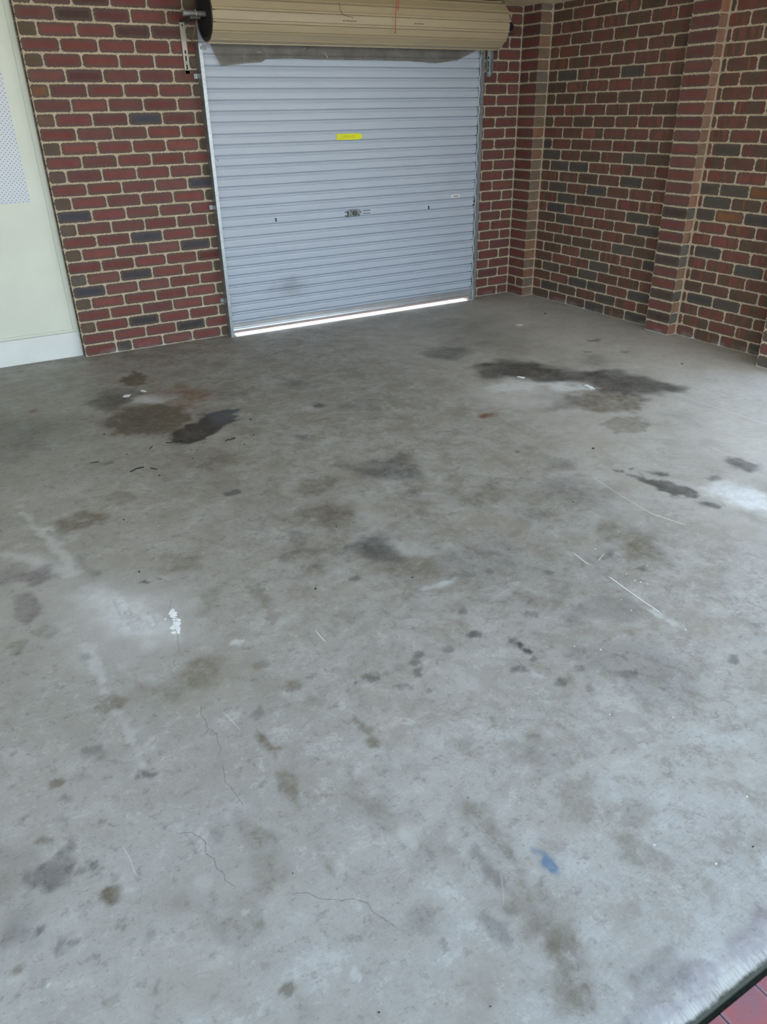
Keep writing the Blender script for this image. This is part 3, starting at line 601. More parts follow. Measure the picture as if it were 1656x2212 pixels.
LINES=[
('p',0.9,0.006,[(3038,-2957),(3034,-3207),(3052,-3405),(3057,-3593)]),
('p',0.6,0.006,[(2512,-3670),(2520,-3765),(2532,-3893)]),
('p',0.5,0.004,[(1727,-3579),(1697,-3755),(1690,-3850),(1675,-3988)]),
('p',0.9,0.005,[(1675,-3988),(1694,-4063),(1715,-4134)]),
('p',0.35,0.005,[(2441,-2989),(2457,-3156),(2458,-3326)]),
('p',0.3,0.005,[(2159,-3371),(2155,-3472)]),
('p',0.9,0.004,[(1146,-4076),(1137,-4128),(1135,-4159)]),
('p',1,0.004,[(1139,-4278),(1133,-4344),(1130,-4394),(1126,-4453),(1123,-4533)]),
('p',0.5,0.004,[(1192,-4162),(1240,-4139)]),
('p',0.2,0.003,[(-782,-4538),(-778,-4570),(-777,-4612)]),
('p',0.12,0.003,[(-24,-5075),(-43,-5106),(-59,-5130)]),
('p',0.05,0.003,[(14,-4904),(17,-4987),(13,-5031)]),
('p',0.1,0.004,[(-942,-3937),(-851,-3947),(-724,-3965)]),
('p',0.12,0.004,[(-403,-2669),(-204,-2804)]),
('p',0.25,0.003,[(-404,-4207),(-390,-4289)]),
('p',0.6,0.003,[(12,-3987),(13,-4049)]),
('p',0.3,0.006,[(1403,-2079),(1399,-2200),(1375,-2280)]),
('p',0.35,0.006,[(1603,-1918),(1730,-1945),(1642,-1971)]),
('k',1,0.0028,[(-482,-4415),(-486,-4441),(-495,-4459),(-486,-4493),(-483,-4536),(-480,-4555)]),
('k',1,0.0028,[(-653,-4560),(-622,-4575),(-611,-4601),(-601,-4619),(-612,-4655),(-599,-4678),(-603,-4706),(-592,-4730),(-597,-4748),(-583,-4771)]),
('k',1,0.0028,[(-464,-4867),(-442,-4877),(-423,-4906),(-383,-4935),(-353,-4947),(-332,-4976),(-333,-4999),(-320,-5026),(-309,-5052)]),
('k',1,0.0028,[(-458,-4139),(-467,-4180),(-464,-4211),(-470,-4241),(-454,-4278),(-462,-4315),(-461,-4337),(-474,-4355)]),
('k',1,0.003,[(-369,-3523),(-392,-3579)]),
('k',1,0.003,[(-411,-3746),(-425,-3783),(-429,-3833),(-439,-3845)]),
('k',0.9,0.003,[(-461,-3878),(-471,-3899),(-467,-3923)]),
('k',0.9,0.003,[(241,-2560),(212,-2654),(203,-2726)]),
('k',0.8,0.003,[(999,-1990),(982,-2120),(915,-2255)]),
('k',0.9,0.003,[(-106,-4445),(-68,-4434)]),
('k',0.7,0.003,[(512,-4459),(512,-4507)]),
('d',0.8,0.012,[(62,-2017),(125,-2026)]),
('d',0.6,0.012,[(-388,-2061),(-335,-2063)]),
('d',0.2,0.006,[(-560,-3412),(-556,-3486),(-559,-3542),(-548,-3607),(-521,-3643)]),
('d',0.2,0.006,[(-467,-3557),(-455,-3613),(-459,-3646),(-473,-3664),(-499,-3664),(-519,-3648)]),
('d',0.2,0.008,[(-554,-3532),(-517,-3545)]),
('d',0.2,0.008,[(-548,-3550),(-508,-3562)]),
('d',0.2,0.008,[(-543,-3567),(-499,-3579)]),
('d',0.2,0.008,[(-537,-3585),(-490,-3595)]),
('d',0.2,0.008,[(-531,-3602),(-481,-3612)]),
('d',0.2,0.008,[(-525,-3619),(-472,-3628)]),
('d',0.18,0.006,[(-549,-3527),(-541,-3596)]),
('d',0.18,0.006,[(-534,-3541),(-527,-3612)]),
('d',0.18,0.006,[(-519,-3554),(-514,-3628)]),
('d',0.18,0.006,[(-504,-3567),(-500,-3644)]),
('d',0.18,0.006,[(-489,-3580),(-486,-3660)]),
('d',0.12,0.008,[(2494,-2260),(2434,-2377),(2397,-2465)]),
('d',0.12,0.008,[(2500,-2264),(2442,-2382),(2407,-2471)]),
('d',0.12,0.008,[(2506,-2268),(2449,-2387),(2416,-2477)]),
('d',0.12,0.008,[(2512,-2272),(2457,-2392),(2425,-2483)]),
('d',0.12,0.008,[(2518,-2276),(2465,-2397),(2434,-2489)]),
('d',0.12,0.008,[(2524,-2280),(2472,-2402),(2444,-2495)]),
]
FLAKES=[
[(2415,-2145),(2433,-2144),(2456,-2185),(2436,-2203),(2427,-2193),(2417,-2181)],
[(2670,-2521),(2705,-2525),(2695,-2547),(2696,-2581),(2679,-2621),(2650,-2607),(2665,-2574),(2669,-2549)],
[(18,-1079),(44,-1044),(80,-1060),(55,-1103),(28,-1098)],
[(149,-1019),(166,-1009),(185,-1051),(173,-1067),(153,-1046)],
[(3291,-1054),(3351,-1047),(3355,-1097),(3297,-1113)]]
PAINT=[
[(-405,-3610),(-390,-3588),(-384,-3586),(-387,-3598),(-400,-3615)],
[(-386,-3599),(-382,-3587),(-379,-3591),(-382,-3607),(-376,-3615),(-382,-3626),(-381,-3635),(-390,-3631),(-394,-3630),(-403,-3623),(-398,-3616)],
[(-404,-3628),(-393,-3633),(-388,-3643),(-387,-3647),(-395,-3644),(-402,-3636)],
[(-399,-3647),(-394,-3653),(-394,-3659),(-401,-3658),(-405,-3652)],
[(-393,-3659),(-388,-3653),(-380,-3659),(-378,-3668),(-382,-3674),(-389,-3669)],
[(-408,-3677),(-404,-3666),(-395,-3668),(-383,-3683),(-388,-3694),(-399,-3687)],
[(-426,-3697),(-410,-3684),(-400,-3688),(-403,-3696),(-410,-3703),(-413,-3713),(-419,-3709)],
[(-399,-3691),(-392,-3697),(-394,-3717),(-401,-3732),(-404,-3745),(-411,-3736),(-409,-3723),(-410,-3711),(-407,-3701)],
[(-430,-3723),(-417,-3722),(-413,-3724),(-415,-3736),(-425,-3734)],
[(-428,-3636),(-421,-3630),(-420,-3633),(-426,-3639)]]
TWIG=[
[(-223,-2282),(-212,-2281),(-190,-2263),(-173,-2262),(-147,-2263)],
[(-121,-2295),(-105,-2315),(-96,-2327)],
[(41,-2003),(65,-2011),(108,-2015),(129,-2025)],
[(330,-2164),(360,-2142)],
[(-58,-2038),(-35,-2010)]]
LEAF=[
[(332,-2166),(367,-2134),(390,-2126),(405,-2128),(408,-2147),(390,-2161),(369,-2155)],
[(566,-1905),(581,-1902),(590,-1921),(573,-1927)],
[(-233,-1679),(-221,-1663),(-215,-1670),(-225,-1694)],
[(-188,-2039),(-180,-2039),(-176,-2051),(-184,-2052)],
[(130,-2170),(139,-2170),(140,-2182),(130,-2181)],
[(154,-2189),(163,-2190),(165,-2201),(155,-2200)],
[(100,-2285),(110,-2281),(115,-2291),(102,-2295)],
[(401,-2255),(411,-2252),(414,-2263),(401,-2266)],
[(-111,-2397),(-99,-2395),(-100,-2415),(-110,-2416)],
[(496,-2149),(509,-2151),(507,-2166),(496,-2164)],
[(-389,-2050),(-355,-2054),(-325,-2060),(-324,-2071),(-352,-2069)],
[(1969,-3314),(1990,-3309),(1989,-3327),(1967,-3338)],
[(3566,-2544),(3588,-2545),(3581,-2567),(3556,-2564)],
[(3754,-885),(3796,-861),(3779,-892),(3739,-917)],
[(1454,-3724),(1465,-3722),(1462,-3731),(1452,-3733)],
[(120,-3743),(131,-3735),(134,-3744),(125,-3755),(119,-3752)],
[(411,-3354),(420,-3347),(420,-3359),(411,-3364)],
[(-430,-3259),(-421,-3254),(-420,-3269),(-428,-3274)],
[(-379,-2783),(-371,-2778),(-368,-2790),(-376,-2797)],
[(552,-5331),(558,-5331),(558,-5335),(551,-5335)],
[(40,-4851),(45,-4847),(46,-4850),(41,-4855)],
[(-230,-5298),(-226,-5298),(-226,-5301),(-230,-5301)],
[(-432,-5190),(-426,-5192),(-426,-5196),(-431,-5194)],
[(-452,-4814),(-447,-4812),(-448,-4816),(-452,-4817)],
[(479,-3870),(488,-3870),(489,-3879),(481,-3878)]]
CHIP=[(1064,-4408),(1325,-4293),(1243,-4091),(1210,-4294),(1213,-4362),(1226,-4385),(1203,-4342),(726,-4521),(788,-4581),(590,-4819),(741,-4926),(1645,-4467),(1043,-4476),(1119,-4654),(3272,-1565),(2806,-2677),(3488,-1977),(1298,-3327),(675,-5227),(352,-5205),(438,-5318),(-255,-2926),(1513,-1112),(921,-1401),(-511,-1744)]

def vnoise(x, y, sc, seed):
    r = np.random.default_rng(seed); T = r.random((256, 256))
    xs = x*sc; ys = y*sc; xi = np.floor(xs).astype(int); yi = np.floor(ys).astype(int)
    fx = xs-xi; fy = ys-yi; fx = fx*fx*(3-2*fx); fy = fy*fy*(3-2*fy)
    g = lambda i, j: T[i % 256, j % 256]
    return (g(xi, yi)*(1-fx)+g(xi+1, yi)*fx)*(1-fy) + (g(xi, yi+1)*(1-fx)+g(xi+1, yi+1)*fx)*fy - 0.5

def sstep(v, a, b):
    t = np.clip((v-a)/(b-a), 0, 1); return t*t*(3-2*t)

def seg_dist(px, py, pts):
    """distance and signed side distance to a polyline"""
    best = np.full(px.shape, 9.0); sgn = np.ones(px.shape)
    for (x0, y0), (x1, y1) in zip(pts[:-1], pts[1:]):
        dx, dy = x1-x0, y1-y0; L2 = dx*dx+dy*dy+1e-12
        t = np.clip(((px-x0)*dx+(py-y0)*dy)/L2, 0, 1)
        d = np.hypot(px-x0-t*dx, py-y0-t*dy); s = np.sign((px-x0)*dy-(py-y0)*dx)
        m = d < best; best = np.where(m, d, best); sgn = np.where(m, s, sgn)
    return best, np.where(sgn == 0, 1, sgn)

def build_floor():
    xs = np.concatenate([np.arange(-3.2, -1.35, 0.12), np.arange(-1.35, 4.42, 0.0092)])
    ys = np.concatenate([np.arange(-5.53, -4.0, 0.0068), np.arange(-4.0, 0.30, 0.0098)])
    nx, ny = len(xs), len(ys)
    X, Y = np.meshgrid(xs, ys); Z = -0.016*sstep(-Y, 5.46, 5.535)**1.0
    Z = Z + 0.0015*vnoise(X, Y, 30, 3)*sstep(-Y, 5.38, 5.5)
    ch = {c: np.zeros(X.shape) for c in 'dnrvbpc'}
    for i, (c, s, soft, nz, poly) in enumerate(STAINS_AND_LIGHT):
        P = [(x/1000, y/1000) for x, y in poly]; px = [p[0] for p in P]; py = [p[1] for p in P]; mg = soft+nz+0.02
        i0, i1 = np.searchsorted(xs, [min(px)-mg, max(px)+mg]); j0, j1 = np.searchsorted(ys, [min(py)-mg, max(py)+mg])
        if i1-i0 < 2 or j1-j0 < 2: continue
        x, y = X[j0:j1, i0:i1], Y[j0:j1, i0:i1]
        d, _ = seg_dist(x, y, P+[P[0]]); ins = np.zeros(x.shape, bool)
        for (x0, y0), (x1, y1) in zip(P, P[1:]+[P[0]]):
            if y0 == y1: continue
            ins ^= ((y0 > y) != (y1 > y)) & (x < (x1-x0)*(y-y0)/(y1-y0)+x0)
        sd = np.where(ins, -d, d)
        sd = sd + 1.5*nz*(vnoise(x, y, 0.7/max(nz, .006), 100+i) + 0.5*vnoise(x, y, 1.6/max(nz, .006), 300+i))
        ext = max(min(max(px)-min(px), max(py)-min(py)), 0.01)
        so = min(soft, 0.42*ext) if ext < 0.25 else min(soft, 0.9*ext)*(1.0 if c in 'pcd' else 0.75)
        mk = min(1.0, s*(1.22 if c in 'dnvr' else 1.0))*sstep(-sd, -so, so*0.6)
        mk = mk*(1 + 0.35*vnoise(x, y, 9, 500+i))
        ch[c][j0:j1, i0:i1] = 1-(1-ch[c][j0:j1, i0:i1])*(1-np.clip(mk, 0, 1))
    L = {c: [np.full(X.shape, 0.03), np.zeros(X.shape), np.full(X.shape, 9.0)] for c in 'pk'}
    for c, s, w, poly in LINES:
        P = [(x/1000, y/1000) for x, y in poly]; px = [p[0] for p in P]; py = [p[1] for p in P]; mg = 0.03
        i0, i1 = np.searchsorted(xs, [min(px)-mg, max(px)+mg]); j0, j1 = np.searchsorted(ys, [min(py)-mg, max(py)+mg])
        if i1-i0 < 2 or j1-j0 < 2: continue
        x, y = X[j0:j1, i0:i1], Y[j0:j1, i0:i1]; d, sg = seg_dist(x, y, P)
        if c == 'd':
            ch['d'][j0:j1, i0:i1] = np.maximum(ch['d'][j0:j1, i0:i1], s*sstep(-d, -w, 0)); continue
        sdf, pres, best = L[c]; m = d < best[j0:j1, i0:i1]
        sdf[j0:j1, i0:i1] = np.where(m, np.clip(d*sg, -.03, .03), sdf[j0:j1, i0:i1])
        pres[j0:j1, i0:i1] = np.maximum(pres[j0:j1, i0:i1], s*sstep(-d, -0.018, -0.009))
        best[j0:j1, i0:i1] = np.minimum(best[j0:j1, i0:i1], d)
    n = nx*ny
    co = np.stack([X, Y, Z], -1).reshape(-1, 3)
    idx = np.arange(n).reshape(ny, nx)
    quads = np.stack([idx[:-1, :-1], idx[:-1, 1:], idx[1:, 1:], idx[1:, :-1]], -1).reshape(-1, 4)
    # front face of the slab down into the joint
    lo = co[:nx].copy(); lo[:, 2] -= 0.09; co = np.vstack([co, lo])
    fr = np.stack([np.arange(nx-1)+n, np.arange(1, nx)+n, np.arange(1, nx), np.arange(nx-1)], -1)
    quads = np.vstack([quads, fr])
    me = bpy.data.meshes.new('floor')
    me.vertices.add(len(co)); me.vertices.foreach_set('co', co.astype(np.float32).ravel())
    me.loops.add(quads.size); me.loops.foreach_set('vertex_index', quads.astype(np.int32).ravel())
    me.polygons.add(len(quads)); me.polygons.foreach_set('loop_start', np.arange(0, quads.size, 4, dtype=np.int32))
    me.update(calc_edges=True)
    me.polygons.foreach_set('use_smooth', np.ones(len(quads), bool))
    def put(name, chans):
        a = me.attributes.new(name, 'FLOAT_COLOR', 'POINT')
        arr = np.zeros((len(co), 4), np.float32)
        for k, c in enumerate(chans):
            if c is not None: arr[:n, k] = c.ravel()
        a.data.foreach_set('color', arr.ravel())
    put('stain_a', [ch['d'], ch['n'], ch['r'], ch['v']])
    put('stain_light_b', [ch['b'], ch['p'], ch['c'], None])
    put('lines', [L['p'][0]/0.06+0.5, L['p'][1], L['k'][0]/0.06+0.5, L['k'][1]])
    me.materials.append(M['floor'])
    o = bpy.data.objects.new('floor', me); COL.objects.link(o); o['kind'] = 'structure'
build_floor()

pv = MB()                                                     # header course of pavers outside the slab, then stretcher rows
x = 0.172 - 0.112*32
while x < 4.4:
    for r in range(5):
        y1 = -5.541 - r*0.232; pv.box(x+0.001, x+0.111, y1-0.23, y1, -0.10, -0.020 + random.uniform(-.001, .001))
    x += 0.112
tag(MB().box(-3.2, 4.4, -5.5405, -5.5305, -0.0915, -0.036).build('floor_joint', M['soil']), kind='structure')
tag(pv.build('floor_paving', M['paver'], bevel=0.002), kind='structure')
tag(MB().box(-40, 40, -40, 40, -0.35, -0.092).build('ground', M['driveway']), kind='structure')
tag(MB().box(-6, 10, 0.31, 30, -0.091, -0.012).build('floor_driveway', M['driveway']), kind='structure')

# ------------------------------------------------------------------ brickwork
RED = [(0.202, 0.066, 0.060), (0.182, 0.062, 0.055), (0.215, 0.073, 0.062), (0.160, 0.062, 0.058), (0.188, 0.076, 0.067), (0.198, 0.064, 0.053)]
RED_R = [(0.215, 0.076, 0.060), (0.190, 0.070, 0.055), (0.220, 0.086, 0.063), (0.172, 0.074, 0.060)]
DARK = [(0.066, 0.062, 0.070), (0.058, 0.055, 0.052), (0.075, 0.068, 0.060)]
BROWN = [(0.140, 0.100, 0.068), (0.120, 0.088, 0.062), (0.155, 0.118, 0.085)]
ORANGE = (0.23, 0.105, 0.050)

class Brick:
    def __init__(self): self.v = []; self.f = []; self.mi = []; self.col = []; self.dim = []; self.uv = []
    def quad(self, pts):
        b = len(self.v); self.v += pts; self.f.append(tuple(range(b, b+len(pts)))); self.mi.append(1)
        self.col.append((0, 0, 0, 0)); self.dim.append((1, 1, 0)); self.uv += [(0, 0)]*len(pts)
    def box(self, x0, x1, y0, y1, z0, z1):
        p = [(x0,y0,z0),(x1,y0,z0),(x1,y1,z0),(x0,y1,z0),(x0,y0,z1),(x1,y0,z1),(x1,y1,z1),(x0,y1,z1)]
        for q in ((0,3,2,1),(4,5,6,7),(0,1,5,4),(1,2,6,5),(2,3,7,6),(3,0,4,7)): self.quad([p[i] for i in q])
    def brick(self, O, U, N, u0, u1, v0, v1, col, band=0.0, sq0=False, sq1=False, clean=False):
        """one brick face on the plane O,U,z with outward normal N; sq = end runs to an outer corner"""
        w, h = u1-u0, v1-v0
        if w < 0.015: return
        rs = [0.0025 if s else random.choice([0.008, 0.012, 0.017, 0.024, 0.012])*min(1, w/0.08) for s in (sq0, sq1, sq1, sq0)]
        pts = []
        cs = [(u0, v0, 0, math.pi), (u1, v0, 1, 1.5*math.pi), (u1, v1, 2, 0), (u0, v1, 3, 0.5*math.pi)]
        for cx, cy, i, a0 in cs:
            r = rs[i]; ox = cx + (r if i in (0, 3) else -r); oy = cy + (r if i in (0, 1) else -r)
            for k in range(4):
                a = a0 + k/3*math.pi/2; pts.append((ox+r*math.cos(a), oy+r*math.sin(a)))
            nxt = cs[(i+1) % 4]; m = 4 if i in (0, 2) else 1
            if m*0.02 < w or i in (1, 3):
                for k in range(1, m+1):
                    t = k/(m+1); qx = cx+(nxt[0]-cx)*t; qy = cy+(nxt[1]-cy)*t
                    pts.append((qx, qy))
        j = 0.0012; P = []
        for (a, b) in pts:
            ja = 0 if ((sq0 and a < u0+0.004) or (sq1 and a > u1-0.004)) else random.uniform(-j, j)
            P.append((a+ja, b+random.uniform(-j, j)))
        uc, vc = (u0+u1)/2, (v0+v1)/2; n = len(P); b = len(self.v)
        dep = random.uniform(-0.0012, 0.0008); tl = random.uniform(-0.006, 0.006)
        if sq0 or sq1: dep = 0; tl = 0
        def W(p, d): return (O[0]+U[0]*p[0]+N[0]*d, O[1]+U[1]*p[0]+N[1]*d, p[1])
        ins = 0.0022
        for ring, d in ((0, -0.007), (1, -0.0018), (2, 0.0)):
            for (a, c) in P:
                if ring == 2:
                    if not ((sq0 and a < u0+0.004) or (sq1 and a > u1-0.004)): a = uc+(a-uc)*(1-2*ins/w)
                    c = vc+(c-vc)*(1-2*ins/h)
                self.v.append(W((a, c), d + (0 if ring == 0 else dep+tl*(a-uc))))
        uvp = [((a-u0)/w, (c-v0)/h) for a, c in P]; rnd = -0.1-random.random() if clean else 0.02+random.random()
        fcs = [tuple(b+2*n+i for i in range(n))]; uvs = [[uvp[i] for i in range(n)]]
        for r in (0, 1):
            for i in range(n):
                k = (i+1) % n; fcs.append((b+r*n+i, b+r*n+k, b+(r+1)*n+k, b+(r+1)*n+i)); uvs.append([uvp[i], uvp[k], uvp[k], uvp[i]])
        for q, u in zip(fcs, uvs):
            self.f.append(q); self.mi.append(0); self.col.append((*col, band)); self.dim.append((w, h, rnd)); self.uv += u
    def build(self, name):
        me = bpy.data.meshes.new(name); me.from_pydata(self.v, [], self.f)
        me.materials.append(M['brick']); me.materials.append(M['mortar'])
        me.polygons.foreach_set('material_index', np.array(self.mi, np.int32))
        a = me.attributes.new('bcol', 'FLOAT_COLOR', 'FACE'); a.data.foreach_set('color', np.array(self.col, np.float32).ravel())
        a = me.attributes.new('bdim', 'FLOAT_VECTOR', 'FACE'); a.data.foreach_set('vector', np.array(self.dim, np.float32).ravel())
        uv = me.uv_layers.new(name='UVMap'); uv.data.foreach_set('uv', np.array(self.uv, np.float32).ravel())
        o = bpy.data.objects.new(name, me); COL.objects.link(o); o['kind'] = 'structure'; return o

CO = 0.086; MJ = 0.0040; MR = 0.0036; CEIL = 2.374; MD = 0.004
def vr(r, m=None): m = m or MJ; return (r-1)*CO+m, min(r*CO-m, CEIL)
def cuts(js, a, b):
    """joints -> brick intervals between a and b"""
    js = sorted(j for j in js if a+0.004 < j < b-0.004); e = [a-MJ]+js+[b+MJ]
    return [(e[i]+MJ, e[i+1]-MJ) for i in range(len(e)-1)]
def vary(c, s=0.12): k = 1+random.uniform(-s, s); return tuple(x*k for x in c)

BK = Brick()
O, U, N = (0, 0), (1, 0), (0, -1)
BLUE = (0.070, 0.068, 0.085)
DARK_L = {(2, 1): None, (3, 2): DARK[1], (2, 3): DARK[1], (6, 0): BLUE, (7, 2): DARK[0], (9, 4): DARK[0], (10, 2): BLUE, (12, 0): BLUE,
          (14, 4): BLUE, (19, 3): BLUE, (25, 3): (0.10, 0.05, 0.045), (26, 1): (0.085, 0.05, 0.045), (25, 4): (0.12, 0.055, 0.05), (1, 1): DARK[2],
          (8, 4): (0.13, 0.04, 0.035), (22, 1): (0.12, 0.05, 0.05), (27, 2): (0.11, 0.05, 0.042)}
HEAD = {3: BROWN[0], 5: BROWN[1], 7: (0.125, 0.11, 0.09), 9: BROWN[0], 11: (0.15, 0.105, 0.08), 13: BROWN[1], 15: (0.15, 0.095, 0.08), 17: BROWN[1],
        19: (0.20, 0.11, 0.085), 21: ORANGE, 23: (0.14, 0.10, 0.06), 25: (0.13, 0.10, 0.06), 27: BROWN[0]}
for r in range(1, 29):
    v0, v1 = vr(r)
    if v1-v0 < 0.01: continue
    js = [0.235+0.24*i for i in range(5)] if r % 2 == 0 else [0.115+0.24*i for i in range(5)]
    if r == 1: js = [0.235, 0.355, 0.595, 0.835, 1.075]
    for i, (a, b) in enumerate(cuts(js, MJ, 1.19)):
        c = DARK_L.get((r, i)) or (vary(HEAD[r]) if (i == 0 and r in HEAD) else vary(random.choice(RED)))
        if b > 1.17 and b-a < 0.15: c = vary(random.choice(BROWN))
        BK.brick(O, U, N, a + (0.0007 if i == 0 else 0), b, v0, v1, c, 0.0, sq0=(i == 0))
    # end face of the wall beside the cream cladding
    c0 = HEAD.get(r, (0.13, 0.06, 0.05)) if r % 2 else (0.13, 0.06, 0.05)
    BK.brick((0, 0.112), (0, -1), (-1, 0), 0.005, 0.1114, v0, v1, c0, 0.0, sq1=True)
    js = [3.67, 3.91] if r % 2 else [3.795]
    if r % 2 == 0: js = [3.555, 3.795]
    for a, b in cuts(js, 3.56, 4.036):
        BK.brick(O, U, N, a, b, v0, v1, vary(random.choice(RED)), 0.15)
    if r >= 25:
        off = 0 if r % 2 else 0.12
        for a, b in cuts([1.19+off+0.24*i for i in range(12)], 1.195, 3.555):
            BK.brick(O, U, N, a, b, v0, v1, vary(random.choice(RED)))
BK.box(MD, 1.19, MD, 0.23, 0, CEIL); BK.box(3.56, 4.3, MD, 0.23, 0, CEIL); BK.box(1.19, 3.56, MD, 0.23, 2.07, CEIL)
BK.build('wall_back')

DARK_R = [(-1.08, 0.046), (-1.56, 0.052), (-0.51, 0.126), (-1.19, 0.143), (-0.84, 0.214), (-1.07, 0.217), (-1.55, 0.222), (-0.5, 0.302), (-0.95, 0.299), (-1.07, 0.391), (-1.62, 0.475), (-1.3, 0.559), (-1.32, 1.077), (-0.48, 0.994), (-0.96, 0.991), (-0.6, 0.906), (-0.49, 0.82), (-0.59, 0.734), (-1.44, 0.821), (-1.55, 0.737), (-2.08, 1.08), (-2.26, 1.075), (-2.14, 0.992), (-2.08, 0.909), (-2.49, 0.909), (-2.15, 0.66), (-2.49, 0.561), (-2.16, 0.304), (-2.38, 0.308), (-2.67, 0.065), (-0.37, 1.243), (-0.48, 1.16), (-0.72, 1.17), (-0.49, 1.844), (-1.3, 1.254), (-0.29, 1.33), (-1.14, 1.886), (-2.18, 1.319)]
BROWN_R = [(-2.45, 1.084), (-2.27, 0.91), (-2.58, 0.582), (-0.72, 0.125), (-0.96, 0.482)]
BR = Brick(); XR = 4.164
for r in range(1, 29):
    v0, v1 = vr(r, MR)
    if v1-v0 < 0.01: continue
    j0 = 0.476-0.24 if r % 2 else 0.591-0.24
    js = [j0+0.24*i for i in range(24)]
    for lo, hi in ((0.242, 1.745), (1.992, 2.86)):
        for a, b in cuts(js, lo, hi):
            hit = [p for p in DARK_R if a-0.005 < -p[0] < b+0.005 and v0-0.005 < p[1] < v1+0.005]
            hb = [p for p in BROWN_R if a-0.005 < -p[0] < b+0.005 and v0-0.005 < p[1] < v1+0.005]
            if hit: c, bd = vary(random.choice([(0.092, 0.084, 0.072), (0.080, 0.076, 0.072), (0.098, 0.088, 0.070)])), 0.12
            elif hb: c, bd = vary(ORANGE if hb[0][0] < -2 else BROWN[1]), 0.3
            else:
                q = random.random()
                c = vary(random.choice(RED_R)) if q < 0.80 else vary((0.125, 0.075, 0.052)) if q < 0.95 else vary((0.16, 0.075, 0.05))
                bd = random.choice([0.35, 0.7, 0.9, 1.0])
            BR.brick((XR, 0), (0, -1), (-1, 0), a, b, v0, v1, c, bd)
    # pier in the corner
    v0, v1 = vr(r, 0.0050)
    pale = vary(random.choice([(0.21, 0.16, 0.115), (0.25, 0.165, 0.115), (0.19, 0.165, 0.135), (0.27, 0.15, 0.095), (0.20, 0.145, 0.10)]))
    c = vary(random.choice(RED[:4])); XP = 4.041
    for a, b in (cuts([0.125], 0.005, 0.2284) if r in (2, 22, 28) else [(0.005, 0.2334)]):
        BR.brick((XP, 0), (0, -1), (-1, 0), a, b, v0, v1, c, 0.1, sq1=(b > 0.22))
    BR.brick((XP, -0.234), (1, 0), (0, -1), 0.0007, 0.118, v0, v1, pale, 0.1, sq0=True, clean=True)
    # pier half way along
    pale = vary(random.choice([(0.30, 0.175, 0.12), (0.34, 0.165, 0.11), (0.28, 0.19, 0.135), (0.32, 0.19, 0.13)]))
    dk = r in (2, 4, 7, 8, 11)
    if dk: pale = vary((0.15, 0.135, 0.115))
    c = vary((0.085, 0.060, 0.050)) if dk else vary(random.choice(RED))
    XM = 4.0746
    BR.brick((XM, -1.75), (0, -1), (-1, 0), 0.0006, 0.2334, v0, v1, c, 0.15, sq0=True, sq1=True)
    BR.brick((XM, -1.984), (1, 0), (0, -1), 0.0007, 0.084, v0, v1, pale, 0.1, sq0=True, clean=True)
    BR.brick((XM, -1.75), (1, 0), (0, 1), 0.0007, 0.085, v0, v1, c, 0.1, sq0=True)
    # deeper pier at the open front
    XQ = 3.955
    cq = vary((0.10, 0.095, 0.085)) if r in (1, 4) else vary(random.choice(RED[:3]+[BROWN[1]]))
    for i, (a, b) in enumerate(cuts([0.118] if r % 2 else [], MJ, 0.2294)):
        BR.brick((XQ, -2.865), (0, -1), (-1, 0), a, b, v0, v1, cq if i == 0 else vary(random.choice(RED)), 0.2, sq0=(a < .01), sq1=(b > .22))
    BR.brick((XQ, -2.865), (1, 0), (0, 1), 0.0007, 0.205, v0, v1, cq, 0.1, sq0=True)
    BR.brick((XQ, -3.10), (1, 0), (0, -1), 0.0007, 0.205, v0, v1, vary(random.choice(RED)), 0.1, sq0=True)
BR.box(XR+MD, 4.36, -3.09, 0.23, 0, CEIL)
BR.box(XP+MD, 4.2, -0.234+MD, 0.02, 0, CEIL)
BR.box(XM+MD, 4.2, -1.984+MD, -1.75-MD, 0, CEIL)
BR.box(XQ+MD, 4.2, -3.10+MD, -2.865-MD, 0, CEIL)
BR.build('wall_right')

# ------------------------------------------------------------------ rest of the shell
tag(MB().box(-3.3, 4.25, -5.50, 0.30, CEIL, CEIL+0.12).build('ceiling', M['ceil']), kind='structure')
tag(MB().box(-3.5, 4.32, -5.62, 0.75, CEIL+0.121, CEIL+0.30).build('roof', M['render']), kind='structure')
tag(MB().box(-3.3, -3.2, -5.4, 0.30, 0, CEIL).build('wall_left', M['render']), kind='structure')
PY = 0.075                                                    # face of the cream cladding, set back behind the brick face
tag(MB().box(-3.2, 0.0, PY, 0.20, 0, CEIL).build('wall_back_cladding', M['cream'], bevel=0.001), kind='structure')
tag(MB().box(-0.042, -0.010, PY-0.010, PY, 0.205, CEIL).box(-0.0105, -0.0065, PY-0.013, PY, 0.185, CEIL).build('trim_1', M['cream'], bevel=0.003), kind='structure')
tag(MB().box(-3.2, -0.0425, PY-0.010, PY, 0.186, 0.207).build('trim_2', M['cream'], bevel=0.003), kind='structure')
tag(MB().box(-3.2, -0.0070, PY-0.012, PY, 0.0, 0.183).build('baseboard_back', M['kick'], bevel=0.002), kind='structure')

o = MB().box(-0.85, -0.140, PY-0.0062, PY-0.0002, 1.096, CEIL-0.02).build('pegboard', M['perf'], bevel=0.0008)
origin_to(o, (-0.14, PY, 1.096)); tag(o, 'white perforated pegboard sheet fixed on the cream wall cladding at upper left', 'pegboard')

